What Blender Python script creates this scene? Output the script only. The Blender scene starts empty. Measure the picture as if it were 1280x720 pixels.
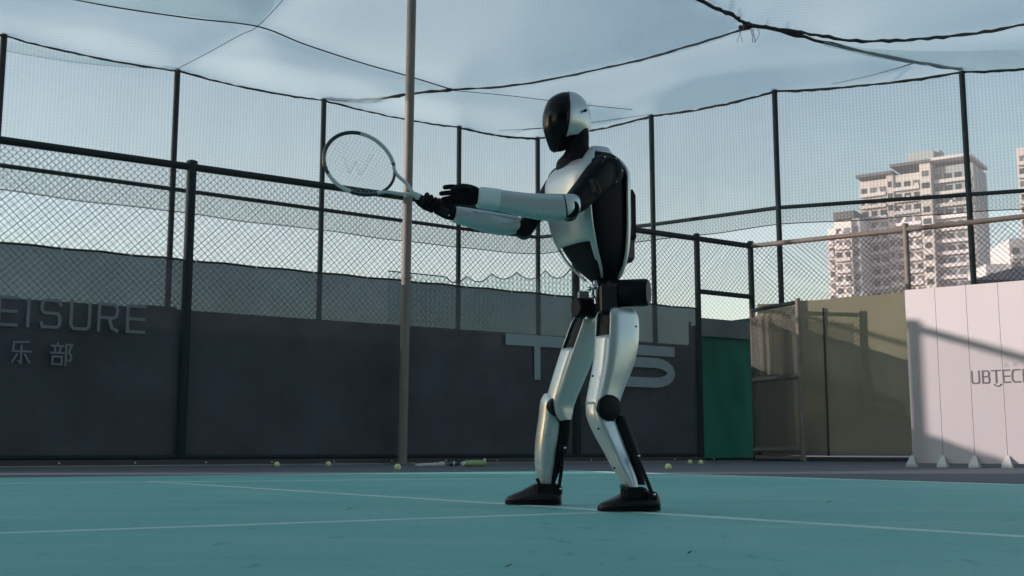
import bpy, math, random
import numpy as np
from mathutils import Vector, Matrix
random.seed(7)
sc = bpy.context.scene
col = sc.collection

# ------------------------------------------------------------------ camera
FPX = 1421.0                                  # focal length in pixels of the 1280 wide photograph
CAM_H = 0.24
HAZE = 0.0008
PITCH = math.atan(201.0 / FPX)                # horizon sits 201 px below the middle
cam_d = bpy.data.cameras.new('camera')
cam = bpy.data.objects.new('camera', cam_d); col.objects.link(cam)
cam_d.sensor_width = 36.0
cam_d.lens = 36.0 * FPX / 1280.0
cam_d.clip_start = 0.05; cam_d.clip_end = 6000
cam.location = (0, 0, CAM_H)
cam.rotation_euler = (math.pi / 2 + PITCH, 0, 0)
sc.camera = cam

# ------------------------------------------------------------------ sky and sun
SUN_EL = math.radians(10.8)
SUN_DIR = Vector((-0.998 * math.cos(SUN_EL), -0.064 * math.cos(SUN_EL), math.sin(SUN_EL))).normalized()
world = bpy.data.worlds.new('World'); sc.world = world
world.use_nodes = True
wn = world.node_tree.nodes; wl = world.node_tree.links
bg = wn['Background']
sky = wn.new('ShaderNodeTexSky'); sky.sky_type = 'NISHITA'; sky.sun_disc = False
sky.sun_elevation = SUN_EL
sky.sun_rotation = math.atan2(SUN_DIR.x, SUN_DIR.y)
sky.air_density = 1.15; sky.dust_density = 0.8; sky.ozone_density = 1.3
wl.new(sky.outputs[0], bg.inputs[0])
bg.inputs[1].default_value = 0.15
sun_d = bpy.data.lights.new('sun', 'SUN'); sun_d.energy = 3.9; sun_d.angle = math.radians(0.42)
sun_d.color = (1.0, 0.84, 0.78)
sun = bpy.data.objects.new('sun', sun_d); col.objects.link(sun)
sun.rotation_euler = (-SUN_DIR).to_track_quat('-Z', 'Y').to_euler()
sc.view_settings.view_transform = 'Standard'
sc.view_settings.look = 'None'
sc.view_settings.exposure = 0.92
sc.view_settings.gamma = 1.0
sc.view_settings.use_curve_mapping = False
sc.render.engine = 'CYCLES'
sc.cycles.use_denoising = True
sc.cycles.max_bounces = 8
sc.cycles.transparent_max_bounces = 24
sc.cycles.caustics_reflective = False
sc.cycles.caustics_refractive = False

# ------------------------------------------------------------------ pixel -> place helpers
FW = Vector((0, math.cos(PITCH), math.sin(PITCH)))
UPV = Vector((0, -math.sin(PITCH), math.cos(PITCH)))
CAM = Vector((0, 0, CAM_H))
def ray(px, py):
    return Vector((1, 0, 0)) * ((px - 640) / FPX) + UPV * ((360 - py) / FPX) + FW
def P(px, py, Y):
    d = ray(px, py); return CAM + d * (Y / d.y)
def G(px, py, z=0.0):
    d = ray(px, py); return CAM + d * ((z - CAM_H) / d.z)
def onplane(px, py, p0, n):
    d = ray(px, py); return CAM + d * ((p0 - CAM).dot(n) / d.dot(n))
def V(*a): return Vector(a)

# ------------------------------------------------------------------ materials
MATS = {}
def mat(name, color, rough=0.5, metal=0.0, var=0.0, scale=8.0, bump=0.0, bscale=None, spec=0.5, coat=0.0, sheen=0.0):
    if name in MATS: return MATS[name]
    m = bpy.data.materials.new(name); m.use_nodes = True
    nt = m.node_tree; b = nt.nodes['Principled BSDF']
    b.inputs['Base Color'].default_value = (*color, 1); b.inputs['Roughness'].default_value = rough
    b.inputs['Metallic'].default_value = metal
    b.inputs['Specular IOR Level'].default_value = spec
    if coat: b.inputs['Coat Weight'].default_value = coat; b.inputs['Coat Roughness'].default_value = 0.08
    if var or bump:
        tc = nt.nodes.new('ShaderNodeTexCoord')
        nz = nt.nodes.new('ShaderNodeTexNoise'); nz.inputs['Scale'].default_value = scale; nz.inputs['Detail'].default_value = 6
        nt.links.new(tc.outputs['Object'], nz.inputs['Vector'])
        if var:
            mx = nt.nodes.new('ShaderNodeMix'); mx.data_type = 'RGBA'
            mx.inputs['A'].default_value = (*[c * (1 - var) for c in color], 1)
            mx.inputs['B'].default_value = (*[min(1, c * (1 + var)) for c in color], 1)
            nt.links.new(nz.outputs['Fac'], mx.inputs['Factor']); nt.links.new(mx.outputs['Result'], b.inputs['Base Color'])
            mr = nt.nodes.new('ShaderNodeMapRange'); mr.inputs['To Min'].default_value = max(0, rough - .08); mr.inputs['To Max'].default_value = min(1, rough + .08)
            nt.links.new(nz.outputs['Fac'], mr.inputs['Value']); nt.links.new(mr.outputs[0], b.inputs['Roughness'])
        if bump:
            n2 = nt.nodes.new('ShaderNodeTexNoise'); n2.inputs['Scale'].default_value = bscale or scale * 6; n2.inputs['Detail'].default_value = 4
            nt.links.new(tc.outputs['Object'], n2.inputs['Vector'])
            bp = nt.nodes.new('ShaderNodeBump'); bp.inputs['Strength'].default_value = bump; bp.inputs['Distance'].default_value = 0.02
            nt.links.new(n2.outputs['Fac'], bp.inputs['Height']); nt.links.new(bp.outputs[0], b.inputs['Normal'])
    MATS[name] = m; return m

def sheer(name, color, opacity, tint=(1, 1, 1), translucent=0.5, stripes=0.0, pitch=0.05, noise=0.0, nscale=0.5, mottle=0.0):
    """woven net or mesh cloth: open holes (transparent) + threads (diffuse and translucent)"""
    m = bpy.data.materials.new(name); m.use_nodes = True; nt = m.node_tree
    for n in list(nt.nodes): nt.nodes.remove(n)
    out = nt.nodes.new('ShaderNodeOutputMaterial')
    tr = nt.nodes.new('ShaderNodeBsdfTransparent'); tr.inputs[0].default_value = (*tint, 1)
    df = nt.nodes.new('ShaderNodeBsdfDiffuse'); df.inputs[0].default_value = (*color, 1)
    tl = nt.nodes.new('ShaderNodeBsdfTranslucent'); tl.inputs[0].default_value = (*color, 1)
    mt = nt.nodes.new('ShaderNodeMixShader'); mt.inputs[0].default_value = translucent
    nt.links.new(df.outputs[0], mt.inputs[1]); nt.links.new(tl.outputs[0], mt.inputs[2])
    mm = nt.nodes.new('ShaderNodeMixShader'); mm.inputs[0].default_value = opacity
    nt.links.new(tr.outputs[0], mm.inputs[1]); nt.links.new(mt.outputs[0], mm.inputs[2])
    nt.links.new(mm.outputs[0], out.inputs[0])
    tc = nt.nodes.new('ShaderNodeTexCoord')
    if mottle:
        n2 = nt.nodes.new('ShaderNodeTexNoise'); n2.inputs['Scale'].default_value = 1.1; n2.inputs['Detail'].default_value = 7; n2.inputs['Roughness'].default_value = .65
        nt.links.new(tc.outputs['Object'], n2.inputs['Vector'])
        mxx = nt.nodes.new('ShaderNodeMix'); mxx.data_type = 'RGBA'; nt.links.new(n2.outputs['Fac'], mxx.inputs['Factor'])
        mxx.inputs['A'].default_value = (*[c * (1 - mottle) for c in color], 1); mxx.inputs['B'].default_value = (*[c * (1 + mottle) for c in color], 1)
        nt.links.new(mxx.outputs['Result'], df.inputs[0])
    val = None
    if stripes:
        sx = nt.nodes.new('ShaderNodeSeparateXYZ'); nt.links.new(tc.outputs['UV'], sx.inputs[0])
        acc = None
        for k, w in ((0, 1.0), (1, 0.35)):
            mu = nt.nodes.new('ShaderNodeMath'); mu.operation = 'MULTIPLY'; mu.inputs[1].default_value = 2 * math.pi / pitch
            nt.links.new(sx.outputs[k], mu.inputs[0])
            si = nt.nodes.new('ShaderNodeMath'); si.operation = 'SINE'; nt.links.new(mu.outputs[0], si.inputs[0])
            ma = nt.nodes.new('ShaderNodeMath'); ma.operation = 'MULTIPLY_ADD'; ma.inputs[1].default_value = stripes * w
            ma.inputs[2].default_value = opacity if acc is None else 0
            nt.links.new(si.outputs[0], ma.inputs[0])
            if acc is not None: nt.links.new(acc.outputs[0], ma.inputs[2])
            acc = ma
        val = acc
    if noise:
        nz = nt.nodes.new('ShaderNodeTexNoise'); nz.inputs['Scale'].default_value = nscale; nz.inputs['Detail'].default_value = 5
        nt.links.new(tc.outputs['Object'], nz.inputs['Vector'])
        mr = nt.nodes.new('ShaderNodeMapRange'); mr.inputs['From Min'].default_value = .3; mr.inputs['From Max'].default_value = .7
        mr.inputs['To Min'].default_value = -noise; mr.inputs['To Max'].default_value = noise
        nt.links.new(nz.outputs['Fac'], mr.inputs['Value'])
        ad = nt.nodes.new('ShaderNodeMath'); ad.operation = 'ADD'; ad.use_clamp = True
        if val is not None: nt.links.new(val.outputs[0], ad.inputs[0])
        else: ad.inputs[0].default_value = opacity
        nt.links.new(mr.outputs[0], ad.inputs[1]); val = ad
    if val is not None: nt.links.new(val.outputs[0], mm.inputs[0])
    MATS[name] = m; return m

# ------------------------------------------------------------------ mesh helpers
class MB:
    def __init__(s): s.v = []; s.f = []; s.uv = None
    def add(s, vs, fs):
        o = len(s.v); s.v += [tuple(v) for v in vs]; s.f += [tuple(i + o for i in f) for f in fs]; return s
    def box(s, c, hx, hy, hz):
        """hx, hy, hz: half axis vectors"""
        c = Vector(c); vs = [c + a * hx + b * hy + d * hz for a in (-1, 1) for b in (-1, 1) for d in (-1, 1)]
        fs = [(0, 1, 3, 2), (4, 6, 7, 5), (0, 4, 5, 1), (2, 3, 7, 6), (0, 2, 6, 4), (1, 5, 7, 3)]
        if hx.cross(hy).dot(hz) < 0: fs = [f[::-1] for f in fs]
        return s.add(vs, fs)
    def bevbox(s, c, hx, hy, hz, b=0.15):
        """box with chamfered edges"""
        c = Vector(c); k = 1 - b; vs = []; idx = {}
        for a in (-1, 1):
            for bb in (-1, 1):
                for d in (-1, 1):
                    for ax in range(3):
                        t = [a * k, bb * k, d * k]; t[ax] = (a, bb, d)[ax]
                        idx[(a, bb, d, ax)] = len(vs); vs.append(c + t[0] * hx + t[1] * hy + t[2] * hz)
        fs = []
        for ax in range(3):
            o = [i for i in range(3) if i != ax]
            for sg in (-1, 1):
                q = []
                for (m, n) in ((-1, -1), (1, -1), (1, 1), (-1, 1)):
                    t = [0, 0, 0]; t[ax] = sg; t[o[0]] = m; t[o[1]] = n; q.append(idx[(*t, ax)])
                fs.append(tuple(q))
            for m in (-1, 1):
                for n in (-1, 1):
                    t0 = [0, 0, 0]; t1 = [0, 0, 0]; t0[ax] = -1; t1[ax] = 1
                    for t in (t0, t1): t[o[0]] = m; t[o[1]] = n
                    fs.append((idx[(*t0, o[0])], idx[(*t1, o[0])], idx[(*t1, o[1])], idx[(*t0, o[1])]))
        for a in (-1, 1):
            for bb in (-1, 1):
                for d in (-1, 1): fs.append((idx[(a, bb, d, 0)], idx[(a, bb, d, 1)], idx[(a, bb, d, 2)]))
        return s.add(vs, fs)
    def tube(s, pts, r, n=8, cap=True):
        pts = [Vector(p) for p in pts]
        rs = r if isinstance(r, (list, tuple)) else [r] * len(pts)
        rings = []; prev = None
        for i, p in enumerate(pts):
            t = (pts[min(i + 1, len(pts) - 1)] - pts[max(i - 1, 0)]).normalized()
            if prev is None:
                a = t.orthogonal().normalized()
                if abs(t.z) < 0.95: a = t.cross(Vector((0, 0, 1))).normalized()
            else: a = (prev - t * prev.dot(t)).normalized()
            prev = a; b = t.cross(a)
            rings.append([p + (a * math.cos(2 * math.pi * k / n) + b * math.sin(2 * math.pi * k / n)) * rs[i] for k in range(n)])
        return s.rings(rings, cap)
    def rings(s, rings, cap=True, keep=None):
        n = len(rings[0]); vs = [v for r in rings for v in r]; fs = []
        for i in range(len(rings) - 1):
            for k in range(n):
                if keep and not keep((k + .5) / n * 2 * math.pi, (i + .5) / (len(rings) - 1)): continue
                fs.append((i * n + k, i * n + (k + 1) % n, (i + 1) * n + (k + 1) % n, (i + 1) * n + k))
        if cap and not keep:
            fs.append(tuple(range(n))[::-1]); fs.append(tuple((len(rings) - 1) * n + k for k in range(n)))
        return s.add(vs, fs)
    def sphere(s, c, r, n=14, m=8, sc3=(1, 1, 1)):
        c = Vector(c); rings = []
        for i in range(m + 1):
            th = math.pi * (0.02 + .96 * i / m)
            rings.append([c + Vector((math.sin(th) * math.cos(2 * math.pi * k / n) * sc3[0], math.sin(th) * math.sin(2 * math.pi * k / n) * sc3[1], -math.cos(th) * sc3[2])) * r for k in range(n)])
        return s.rings(rings)
    def cyl(s, a, b, r, n=20, bev=0.0):
        a = Vector(a); b = Vector(b); t = (b - a).normalized()
        if bev:
            return s.tube([a, a + t * bev, b - t * bev, b], [r - bev, r, r, r - bev], n)
        return s.tube([a, b], r, n)
    def build(s, name, m, parent=None, smooth=True, solid=0.0, kind=None, offset=1.0):
        me = bpy.data.meshes.new(name); me.from_pydata(s.v, [], s.f); me.update()
        import bmesh
        bm = bmesh.new(); bm.from_mesh(me)
        loose = [v for v in bm.verts if not v.link_faces]
        if loose: bmesh.ops.delete(bm, geom=loose, context='VERTS')
        bmesh.ops.recalc_face_normals(bm, faces=bm.faces); bm.to_mesh(me); bm.free()
        if smooth:
            for p in me.polygons: p.use_smooth = True
            try: me.set_sharp_from_angle(angle=math.radians(38))
            except Exception: pass
        if m: me.materials.append(m if not isinstance(m, str) else MATS[m])
        o = bpy.data.objects.new(name, me); col.objects.link(o)
        if parent: o.parent = parent; o.matrix_parent_inverse = parent.matrix_world.inverted() if False else Matrix.Translation(-Vector(parent.location)) 
        if solid:
            md = o.modifiers.new('thickness', 'SOLIDIFY'); md.thickness = solid; md.offset = offset
        if kind: o['kind'] = kind
        return o

def empty(name, loc, label, cat, group=None):
    o = bpy.data.objects.new(name, None); col.objects.link(o); o.location = loc; o.empty_display_size = 0.2
    o['label'] = label; o['category'] = cat
    if group: o['group'] = group
    return o
def tag(o, label, cat, group=None):
    o['label'] = label; o['category'] = cat
    if group: o['group'] = group
    return o
def structure(o): o['kind'] = 'structure'; return o

def catmull(rows, k=4):
    """smooth interpolation of numeric rows"""
    a = np.array(rows, float); out = []
    for i in range(len(a) - 1):
        p0 = a[max(i - 1, 0)]; p1 = a[i]; p2 = a[i + 1]; p3 = a[min(i + 2, len(a) - 1)]
        for j in range(k):
            t = j / k
            out.append(0.5 * ((2 * p1) + (-p0 + p2) * t + (2 * p0 - 5 * p1 + 4 * p2 - p3) * t * t + (-p0 + 3 * p1 - 3 * p2 + p3) * t ** 3))
    out.append(a[-1]); return [list(map(float, r)) for r in out]
def spow(v, e): return math.copysign(abs(v) ** e, v)
def ering(c, A, B, n=2.0, N=32):
    e = 2.0 / n
    return [c + A * spow(math.cos(2 * math.pi * k / N), e) + B * spow(math.sin(2 * math.pi * k / N), e) for k in range(N)]

# ------------------------------------------------------------------ the material set
def court_paint():
    m = bpy.data.materials.new('teal_acrylic_court'); m.use_nodes = True; nt = m.node_tree; b = nt.nodes['Principled BSDF']; L = nt.links.new
    tc = nt.nodes.new('ShaderNodeTexCoord'); b.inputs['Specular IOR Level'].default_value = .35
    def noise(sc_, det=5, rough=.6, mp=None):
        n = nt.nodes.new('ShaderNodeTexNoise'); n.inputs['Scale'].default_value = sc_; n.inputs['Detail'].default_value = det; n.inputs['Roughness'].default_value = rough
        if mp:
            k = nt.nodes.new('ShaderNodeMapping'); k.inputs['Scale'].default_value = mp; k.inputs['Rotation'].default_value = (0, 0, .55); L(tc.outputs['Object'], k.inputs[0]); L(k.outputs[0], n.inputs['Vector'])
        else: L(tc.outputs['Object'], n.inputs['Vector'])
        return n
    def mixc(fac, a, c, f0=.35, f1=.7):
        r = nt.nodes.new('ShaderNodeMapRange'); r.inputs['From Min'].default_value = f0; r.inputs['From Max'].default_value = f1; L(fac, r.inputs['Value'])
        x = nt.nodes.new('ShaderNodeMix'); x.data_type = 'RGBA'; L(r.outputs[0], x.inputs['Factor'])
        for sock, v in (('A', a), ('B', c)):
            if isinstance(v, tuple): x.inputs[sock].default_value = (*v, 1)
            else: L(v, x.inputs[sock])
        return x.outputs['Result']
    c1 = mixc(noise(.45).outputs['Fac'], (.110, .385, .340), (.175, .470, .430))
    c2 = mixc(noise(1.6, 6, .7, (.35, 1.6, 1)).outputs['Fac'], c1, (.25, .47, .44), .50, .85)       # dusty streaks
    c3 = mixc(noise(15.0, 3, .5, (1, .35, 1)).outputs['Fac'], c2, (.075, .26, .235), .62, .78)          # shoe scuffs
    c4 = mixc(noise(140, 2).outputs['Fac'], c3, (.095, .31, .28), .54, .78)
    L(c4, b.inputs['Base Color'])
    rr = nt.nodes.new('ShaderNodeMapRange'); rr.inputs['To Min'].default_value = .45; rr.inputs['To Max'].default_value = .8; L(noise(1.1).outputs['Fac'], rr.inputs['Value']); L(rr.outputs[0], b.inputs['Roughness'])
    bp = nt.nodes.new('ShaderNodeBump'); bp.inputs['Strength'].default_value = .25; bp.inputs['Distance'].default_value = .004; L(noise(180, 3).outputs['Fac'], bp.inputs['Height']); L(bp.outputs[0], b.inputs['Normal'])
    MATS[m.name] = m; return m
teal = court_paint()
grey_ground = mat('grey_acrylic_ground', (0.098, 0.108, 0.124), 0.8, var=0.12, scale=1.3, bump=0.15, bscale=120, spec=0.3)
line_paint = mat('worn_white_line_paint', (0.46, 0.60, 0.59), 0.7, var=0.25, scale=3.0)
post_green = mat('dark_green_steel', (0.010, 0.023, 0.029), 0.6, var=0.25, scale=5, spec=.07)
rust_steel = mat('weathered_brown_steel', (0.20, 0.165, 0.145), 0.65, var=0.35, scale=6)
wire = mat('coated_fence_wire', (0.012, 0.018, 0.021), 0.6, spec=.15)
mast_m = mat('weathered_galvanised_mast', (0.165, 0.150, 0.138), 0.6, var=0.25, scale=3, spec=.3)
rope_m = mat('black_rope', (0.012, 0.018, 0.02), 0.9)
concrete = mat('dark_parapet_concrete', (0.03, 0.032, 0.036), 0.9, var=0.3, scale=1.2)
white_panel = mat('white_laminate_panel', (0.47, 0.445, 0.47), 0.45, var=0.02, scale=3)
print_grey = mat('grey_print', (0.13, 0.12, 0.13), 0.6)
print_pale = mat('pale_grey_print', (0.45, 0.43, 0.44), 0.6)
tarp_green = mat('green_tarpaulin', (0.009, 0.155, 0.105), 0.85, var=0.25, scale=1.5, spec=.1)
banner_print = mat('pale_banner_print', (0.22, 0.29, 0.31), 0.75, var=0.15, scale=3)
ball_felt = mat('tennis_ball_felt', (0.55, 0.68, 0.30), 0.95, var=0.15, scale=60)
shell = mat('satin_silver_shell', (0.52, 0.56, 0.57), 0.30, metal=0.42, var=0.02, scale=4, spec=0.5, coat=0.15)
cuff_m = mat('matte_white_cuff', (0.62, 0.70, 0.72), 0.5)
black = mat('black_anodised', (0.006, 0.007, 0.010), 0.45, spec=.10)
black2 = mat('black_rubber', (0.007, 0.007, 0.010), 0.65, spec=.10)
visor_m = mat('glossy_black_visor', (0.003, 0.003, 0.004), 0.20, spec=.22)
steel = mat('polished_steel', (0.55, 0.56, 0.58), 0.22, metal=1.0)
shoe_m = mat('dark_grey_moulded_shoe', (0.014, 0.014, 0.022), 0.42, var=0.1, scale=10, spec=.3)
string_m = mat('pale_racket_string', (0.5, 0.55, 0.58), 0.5)
racket_dark = mat('racket_dark_paint', (0.015, 0.022, 0.025), 0.3, coat=0.5)
racket_silver = mat('racket_silver_paint', (0.55, 0.58, 0.6), 0.3, coat=0.5)
red_print = mat('faded_red_stencil', (0.50, 0.42, 0.46), 0.7)
roof_net = sheer('white_shade_net', (0.50, 0.615, 0.62), 0.62, (0.92, 0.97, 0.93), 0.75, stripes=0.05, pitch=0.085, noise=0.012, nscale=0.9)
side_net = sheer('fine_side_netting', (0.22, 0.27, 0.28), 0.32, (0.93, 0.96, 0.93), 0.6, stripes=0.07, pitch=0.068, noise=0.03, nscale=1.0)
knot_net = sheer('knotted_grey_net', (0.25, 0.31, 0.33), 0.24, (0.92, 1, 1), 0.4, stripes=0.16, pitch=0.10, noise=0.06, nscale=14)
wind_dark = sheer('dark_windscreen_mesh', (0.074, 0.082, 0.094), 0.885, (0.66, 0.88, 1.0), 0.05, noise=0.02, nscale=0.8, mottle=.6)
wind_olive = sheer('olive_windscreen_mesh', (0.26, 0.25, 0.18), 0.985, (1, 1, 1), 0.10, noise=0.02, nscale=0.8)

# ------------------------------------------------------------------ ground and court
g = MB(); R = 1500
g.add([(-R, -R, 0), (R, -R, 0), (R, R, 0), (-R, R, 0)], [(0, 1, 2, 3)])
structure(g.build('ground', grey_ground, smooth=False))

DCT = Vector((math.sin(math.radians(57.9)), math.cos(math.radians(57.9)), 0))
D1 = Vector((math.sin(math.radians(55.5)), math.cos(math.radians(55.5)), 0))     # left fence runs this way
N1 = Vector((-D1.y, D1.x, 0))
def isect(p, d, q, e):
    """2D intersection of p+td and q+se"""
    den = d.x * e.y - d.y * e.x
    t = ((q.x - p.x) * e.y - (q.y - p.y) * e.x) / den
    return p + d * t
e0 = G(400, 592.8); dR0, dR1 = G(810, 592.0), G(1280, 606.8)
dD = (dR1 - dR0).normalized()
corner = isect(e0, DCT, dR0, dD)
court = MB()
a0 = corner; a1 = corner - DCT * 40; a2 = a1 + dD * 40; a3 = corner + dD * 40
court.add([(v.x, v.y, 0.004) for v in (a0, a1, a2, a3)], [(0, 1, 2, 3)])
court_o = structure(court.build('court_surface', teal, smooth=False))
UZ = Vector((0, 0, 1))
def strip(p, q, w, z=0.0052):
    p = Vector((p.x, p.y, z)); q = Vector((q.x, q.y, z)); t = (q - p).normalized(); s = Vector((-t.y, t.x, 0)) * w / 2
    m = MB(); m.box((p + q) / 2 - UZ * .0025, (q - p) / 2, s, UZ * .0025)
    return m.build('court_line', line_paint, court_o, smooth=False)
bA, bB = G(187, 602.6), G(1280, 672.8); dB = (bB - bA).normalized()
A0, A1 = G(0, 668.5), G(640, 646.0); dA = (A1 - A0).normalized()
T = isect(A0, dA, bA, dB)
strip(A0 - dA * 12, T, 0.06)
cA, cB = G(90, 604.4), G(660, 598.6); dC = (cB - cA).normalized()
strip(bA, bB + dB * 9, 0.06, 0.0054)
cE = isect(cA, dC, dR0, dD)
strip(cA - dC * 12, cE, 0.075, 0.0056)
strip(corner + dD * 0.03, corner + dD * 38, 0.08, 0.0058)

# ------------------------------------------------------------------ builders for fences
UZ = Vector((0, 0, 1))
def chain(o, u, length, z0, z1, pitch=0.068, r=0.0030, back=Vector((0, 0, 0))):
    """diagonal wires woven both ways in the vertical plane through o along u"""
    m = MB(); n = Vector((-u.y, u.x, 0)); h = z1 - z0
    for fam in (0, 1):
        k = -int(h / pitch) - 1
        while k * pitch < length:
            s0 = k * pitch; lo = max(0, s0); hi = min(length, s0 + h)
            if hi - lo > 0.03:
                pa, pb = (lo, lo - s0), (hi, hi - s0)
                if fam: pa, pb = (pa[0], h - pa[1]), (pb[0], h - pb[1])
                A = o + u * pa[0] + UZ * (z0 + pa[1]) + n * (0.003 if fam else -0.003)
                B = o + u * pb[0] + UZ * (z0 + pb[1]) + n * (0.003 if fam else -0.003)
                t = (B - A).normalized(); s = t.cross(n) * r; q = n * r
                m.add([A + s, A + q, A - s, A - q, B + s, B + q, B - s, B - q], [(0, 1, 5, 4), (1, 2, 6, 5), (2, 3, 7, 6), (3, 0, 4, 7)])
            k += 1
    return m
def post(parent, p, h, r, m, name='post', cap=True, base=0.0):
    b = MB(); b.cyl((p.x, p.y, base), (p.x, p.y, h), r, 14)
    o = b.build(name, m, parent)
    if cap:
        c = MB(); c.tube([(p.x, p.y, h + .001), (p.x, p.y, h + .03), (p.x, p.y, h + .05)], [r * 1.18, r * 1.12, r * .4], 14)
        c.build('post_cap', m, o)
    return o
def rail(parent, pts, r, m, name='rail'):
    b = MB(); b.tube(pts, r, 10); return b.build(name, m, parent)

# ---- chain-link fence along the left
N_L = 16.41
O_L = N1 * N_L                                         # a point of the fence line
def fl(px, py=561): # foot of the left fence line point seen at this pixel
    v = onplane(px, py, O_L, N1); return Vector((v.x, v.y, 0))
FH = 4.42
p_start = fl(-150) - D1 * 6; p_door = fl(871, 310); p_corner = fl(938, 312)
DB = onplane(905, 367.5, O_L, N1).z
fence = empty('chain_link_fence', fl(240), 'tall dark chain-link fence with thick posts and a top pipe, behind the lettered banner', 'fence')
for px, py in ((-112, 190), (240, 207), (720, 380), (871, 310), (938, 312)):
    post(fence, fl(px, py), FH + .06, 0.072 if px < 800 else 0.06, post_green)
rail(fence, [p_start + UZ * FH, p_corner + UZ * FH], 0.055, post_green, 'top_rail')
rail(fence, [p_start + UZ * .12, p_door + UZ * .12], 0.035, post_green, 'bottom_rail')
rail(fence, [p_door + UZ * DB, p_corner + UZ * DB], 0.05, post_green, 'door_bar')
dn = (p_corner - p_start)
chain(p_start + N1 * .095, D1, (p_door - p_start).length, 0.12, FH, pitch=.104, r=0.0042).build('wire_mesh', wire, fence, smooth=False, kind='stuff')
chain(p_door, D1, (p_corner - p_door).length, DB, FH, pitch=.104, r=0.0042).build('wire_mesh', wire, fence, smooth=False, kind='stuff')
# kerb below it, with anchor bolts
kb = MB(); kc = (p_start + p_door) / 2 + UZ * .03 - N1 * .0
kb.bevbox(kc, D1 * ((p_door - p_start).length / 2), N1 * .09, UZ * .055, .1)
kerb = tag(kb.build('kerb', mat('dark_kerb_concrete', (0.045, 0.045, 0.047), .9, var=.3, scale=4), smooth=False), 'low dark concrete kerb under the chain-link fence and its banner', 'kerb')
b = MB(); b.box(kc - N1 * .112 - UZ * .026, D1 * ((p_door - p_start).length / 2), N1 * .022, UZ * .008); b.build('edge_strip', mat('pale_edge_strip', (.30, .29, .28), .8, var=.5, scale=2), kerb, smooth=False)
for i in range(20):
    q = fl(90 + i * 0) if i < 0 else p_start + D1 * (1.0 + i * 1.02)
    b = MB(); b.sphere(q - N1 * .095 + UZ * .045, .016, 8, 5); b.build('anchor_bolt', mat('zinc', (.5, .5, .5), .4, metal=.8), kerb)

# ---- banner on the left fence
def sheet(o, u, length, zb, top, nx, nz, m, name, parent=None, wave=0.02, seed=1, bottom=None, uvpitch=True):
    """a hung cloth: top(s) and bottom heights along the length, gently rippled"""
    rnd = random.Random(seed); n = Vector((-u.y, u.x, 0)); ph = [rnd.uniform(0, 6.28) for _ in range(6)]
    vs = []; uv = []; fs = []
    for i in range(nx + 1):
        s = length * i / nx; zt = top(s); z0 = bottom(s) if bottom else zb
        for j in range(nz + 1):
            t = j / nz; z = z0 + (zt - z0) * t
            w = wave * (math.sin(s * 2.1 + ph[0] + z * .6) * .5 + math.sin(s * 5.3 + ph[1] - z * 1.1) * .28 + math.sin(s * .8 + ph[2] + z * 2.3) * .5 + math.sin(s * 11 + ph[3] + z * 3) * .1)
            w *= math.sin(math.pi * min(1, max(0.02, t))) ** .5
            vs.append(o + u * s + UZ * z + n * w); uv.append((s, z))
    for i in range(nx):
        for j in range(nz):
            a = i * (nz + 1) + j; fs.append((a, a + nz + 1, a + nz + 2, a + 1))
    me = bpy.data.meshes.new(name); me.from_pydata([tuple(v) for v in vs], [], fs); me.update()
    ul = me.uv_layers.new(name='UVMap')
    for lp in me.loops: ul.data[lp.index].uv = uv[lp.vertex_index]
    for p in me.polygons: p.use_smooth = True
    me.materials.append(m); ob = bpy.data.objects.new(name, me); col.objects.link(ob)
    if parent: ob.parent = parent; ob.matrix_parent_inverse = Matrix.Translation(-Vector(parent.location))
    return ob
LEN_B = (p_door - p_start).length
def top_L(s):
    t = s / LEN_B
    return 3.04 - .012 * t - .018 * abs(math.sin(s * math.pi / .95))
off = N1 * 0.045
banner = tag(sheet(p_start + off, D1, LEN_B - .02, .10, top_L, 220, 30, wind_dark, 'banner', wave=.032, seed=3), 'long dark mesh banner with big pale letters on the chain-link fence', 'banner')
hm = MB(); hm.tube([p_start + off - N1 * .012 + D1 * s + UZ * (top_L(s) - .012) for s in np.linspace(0, LEN_B - .02, 90)], .017, 6)
hm.build('hem', mat('dark_hem', (.014, .02, .025), .8), banner)
for i in range(27):
    s = .45 + i * .95
    if s > LEN_B - .2: break
    b = MB(); q = p_start + off - N1 * .035 + D1 * s + UZ * (top_L(s) + .0); b.box(q, D1 * .006, N1 * .006, UZ * .035)
    b.build('cable_tie', mat('white_plastic', (.6, .62, .62), .5), banner)

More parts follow.
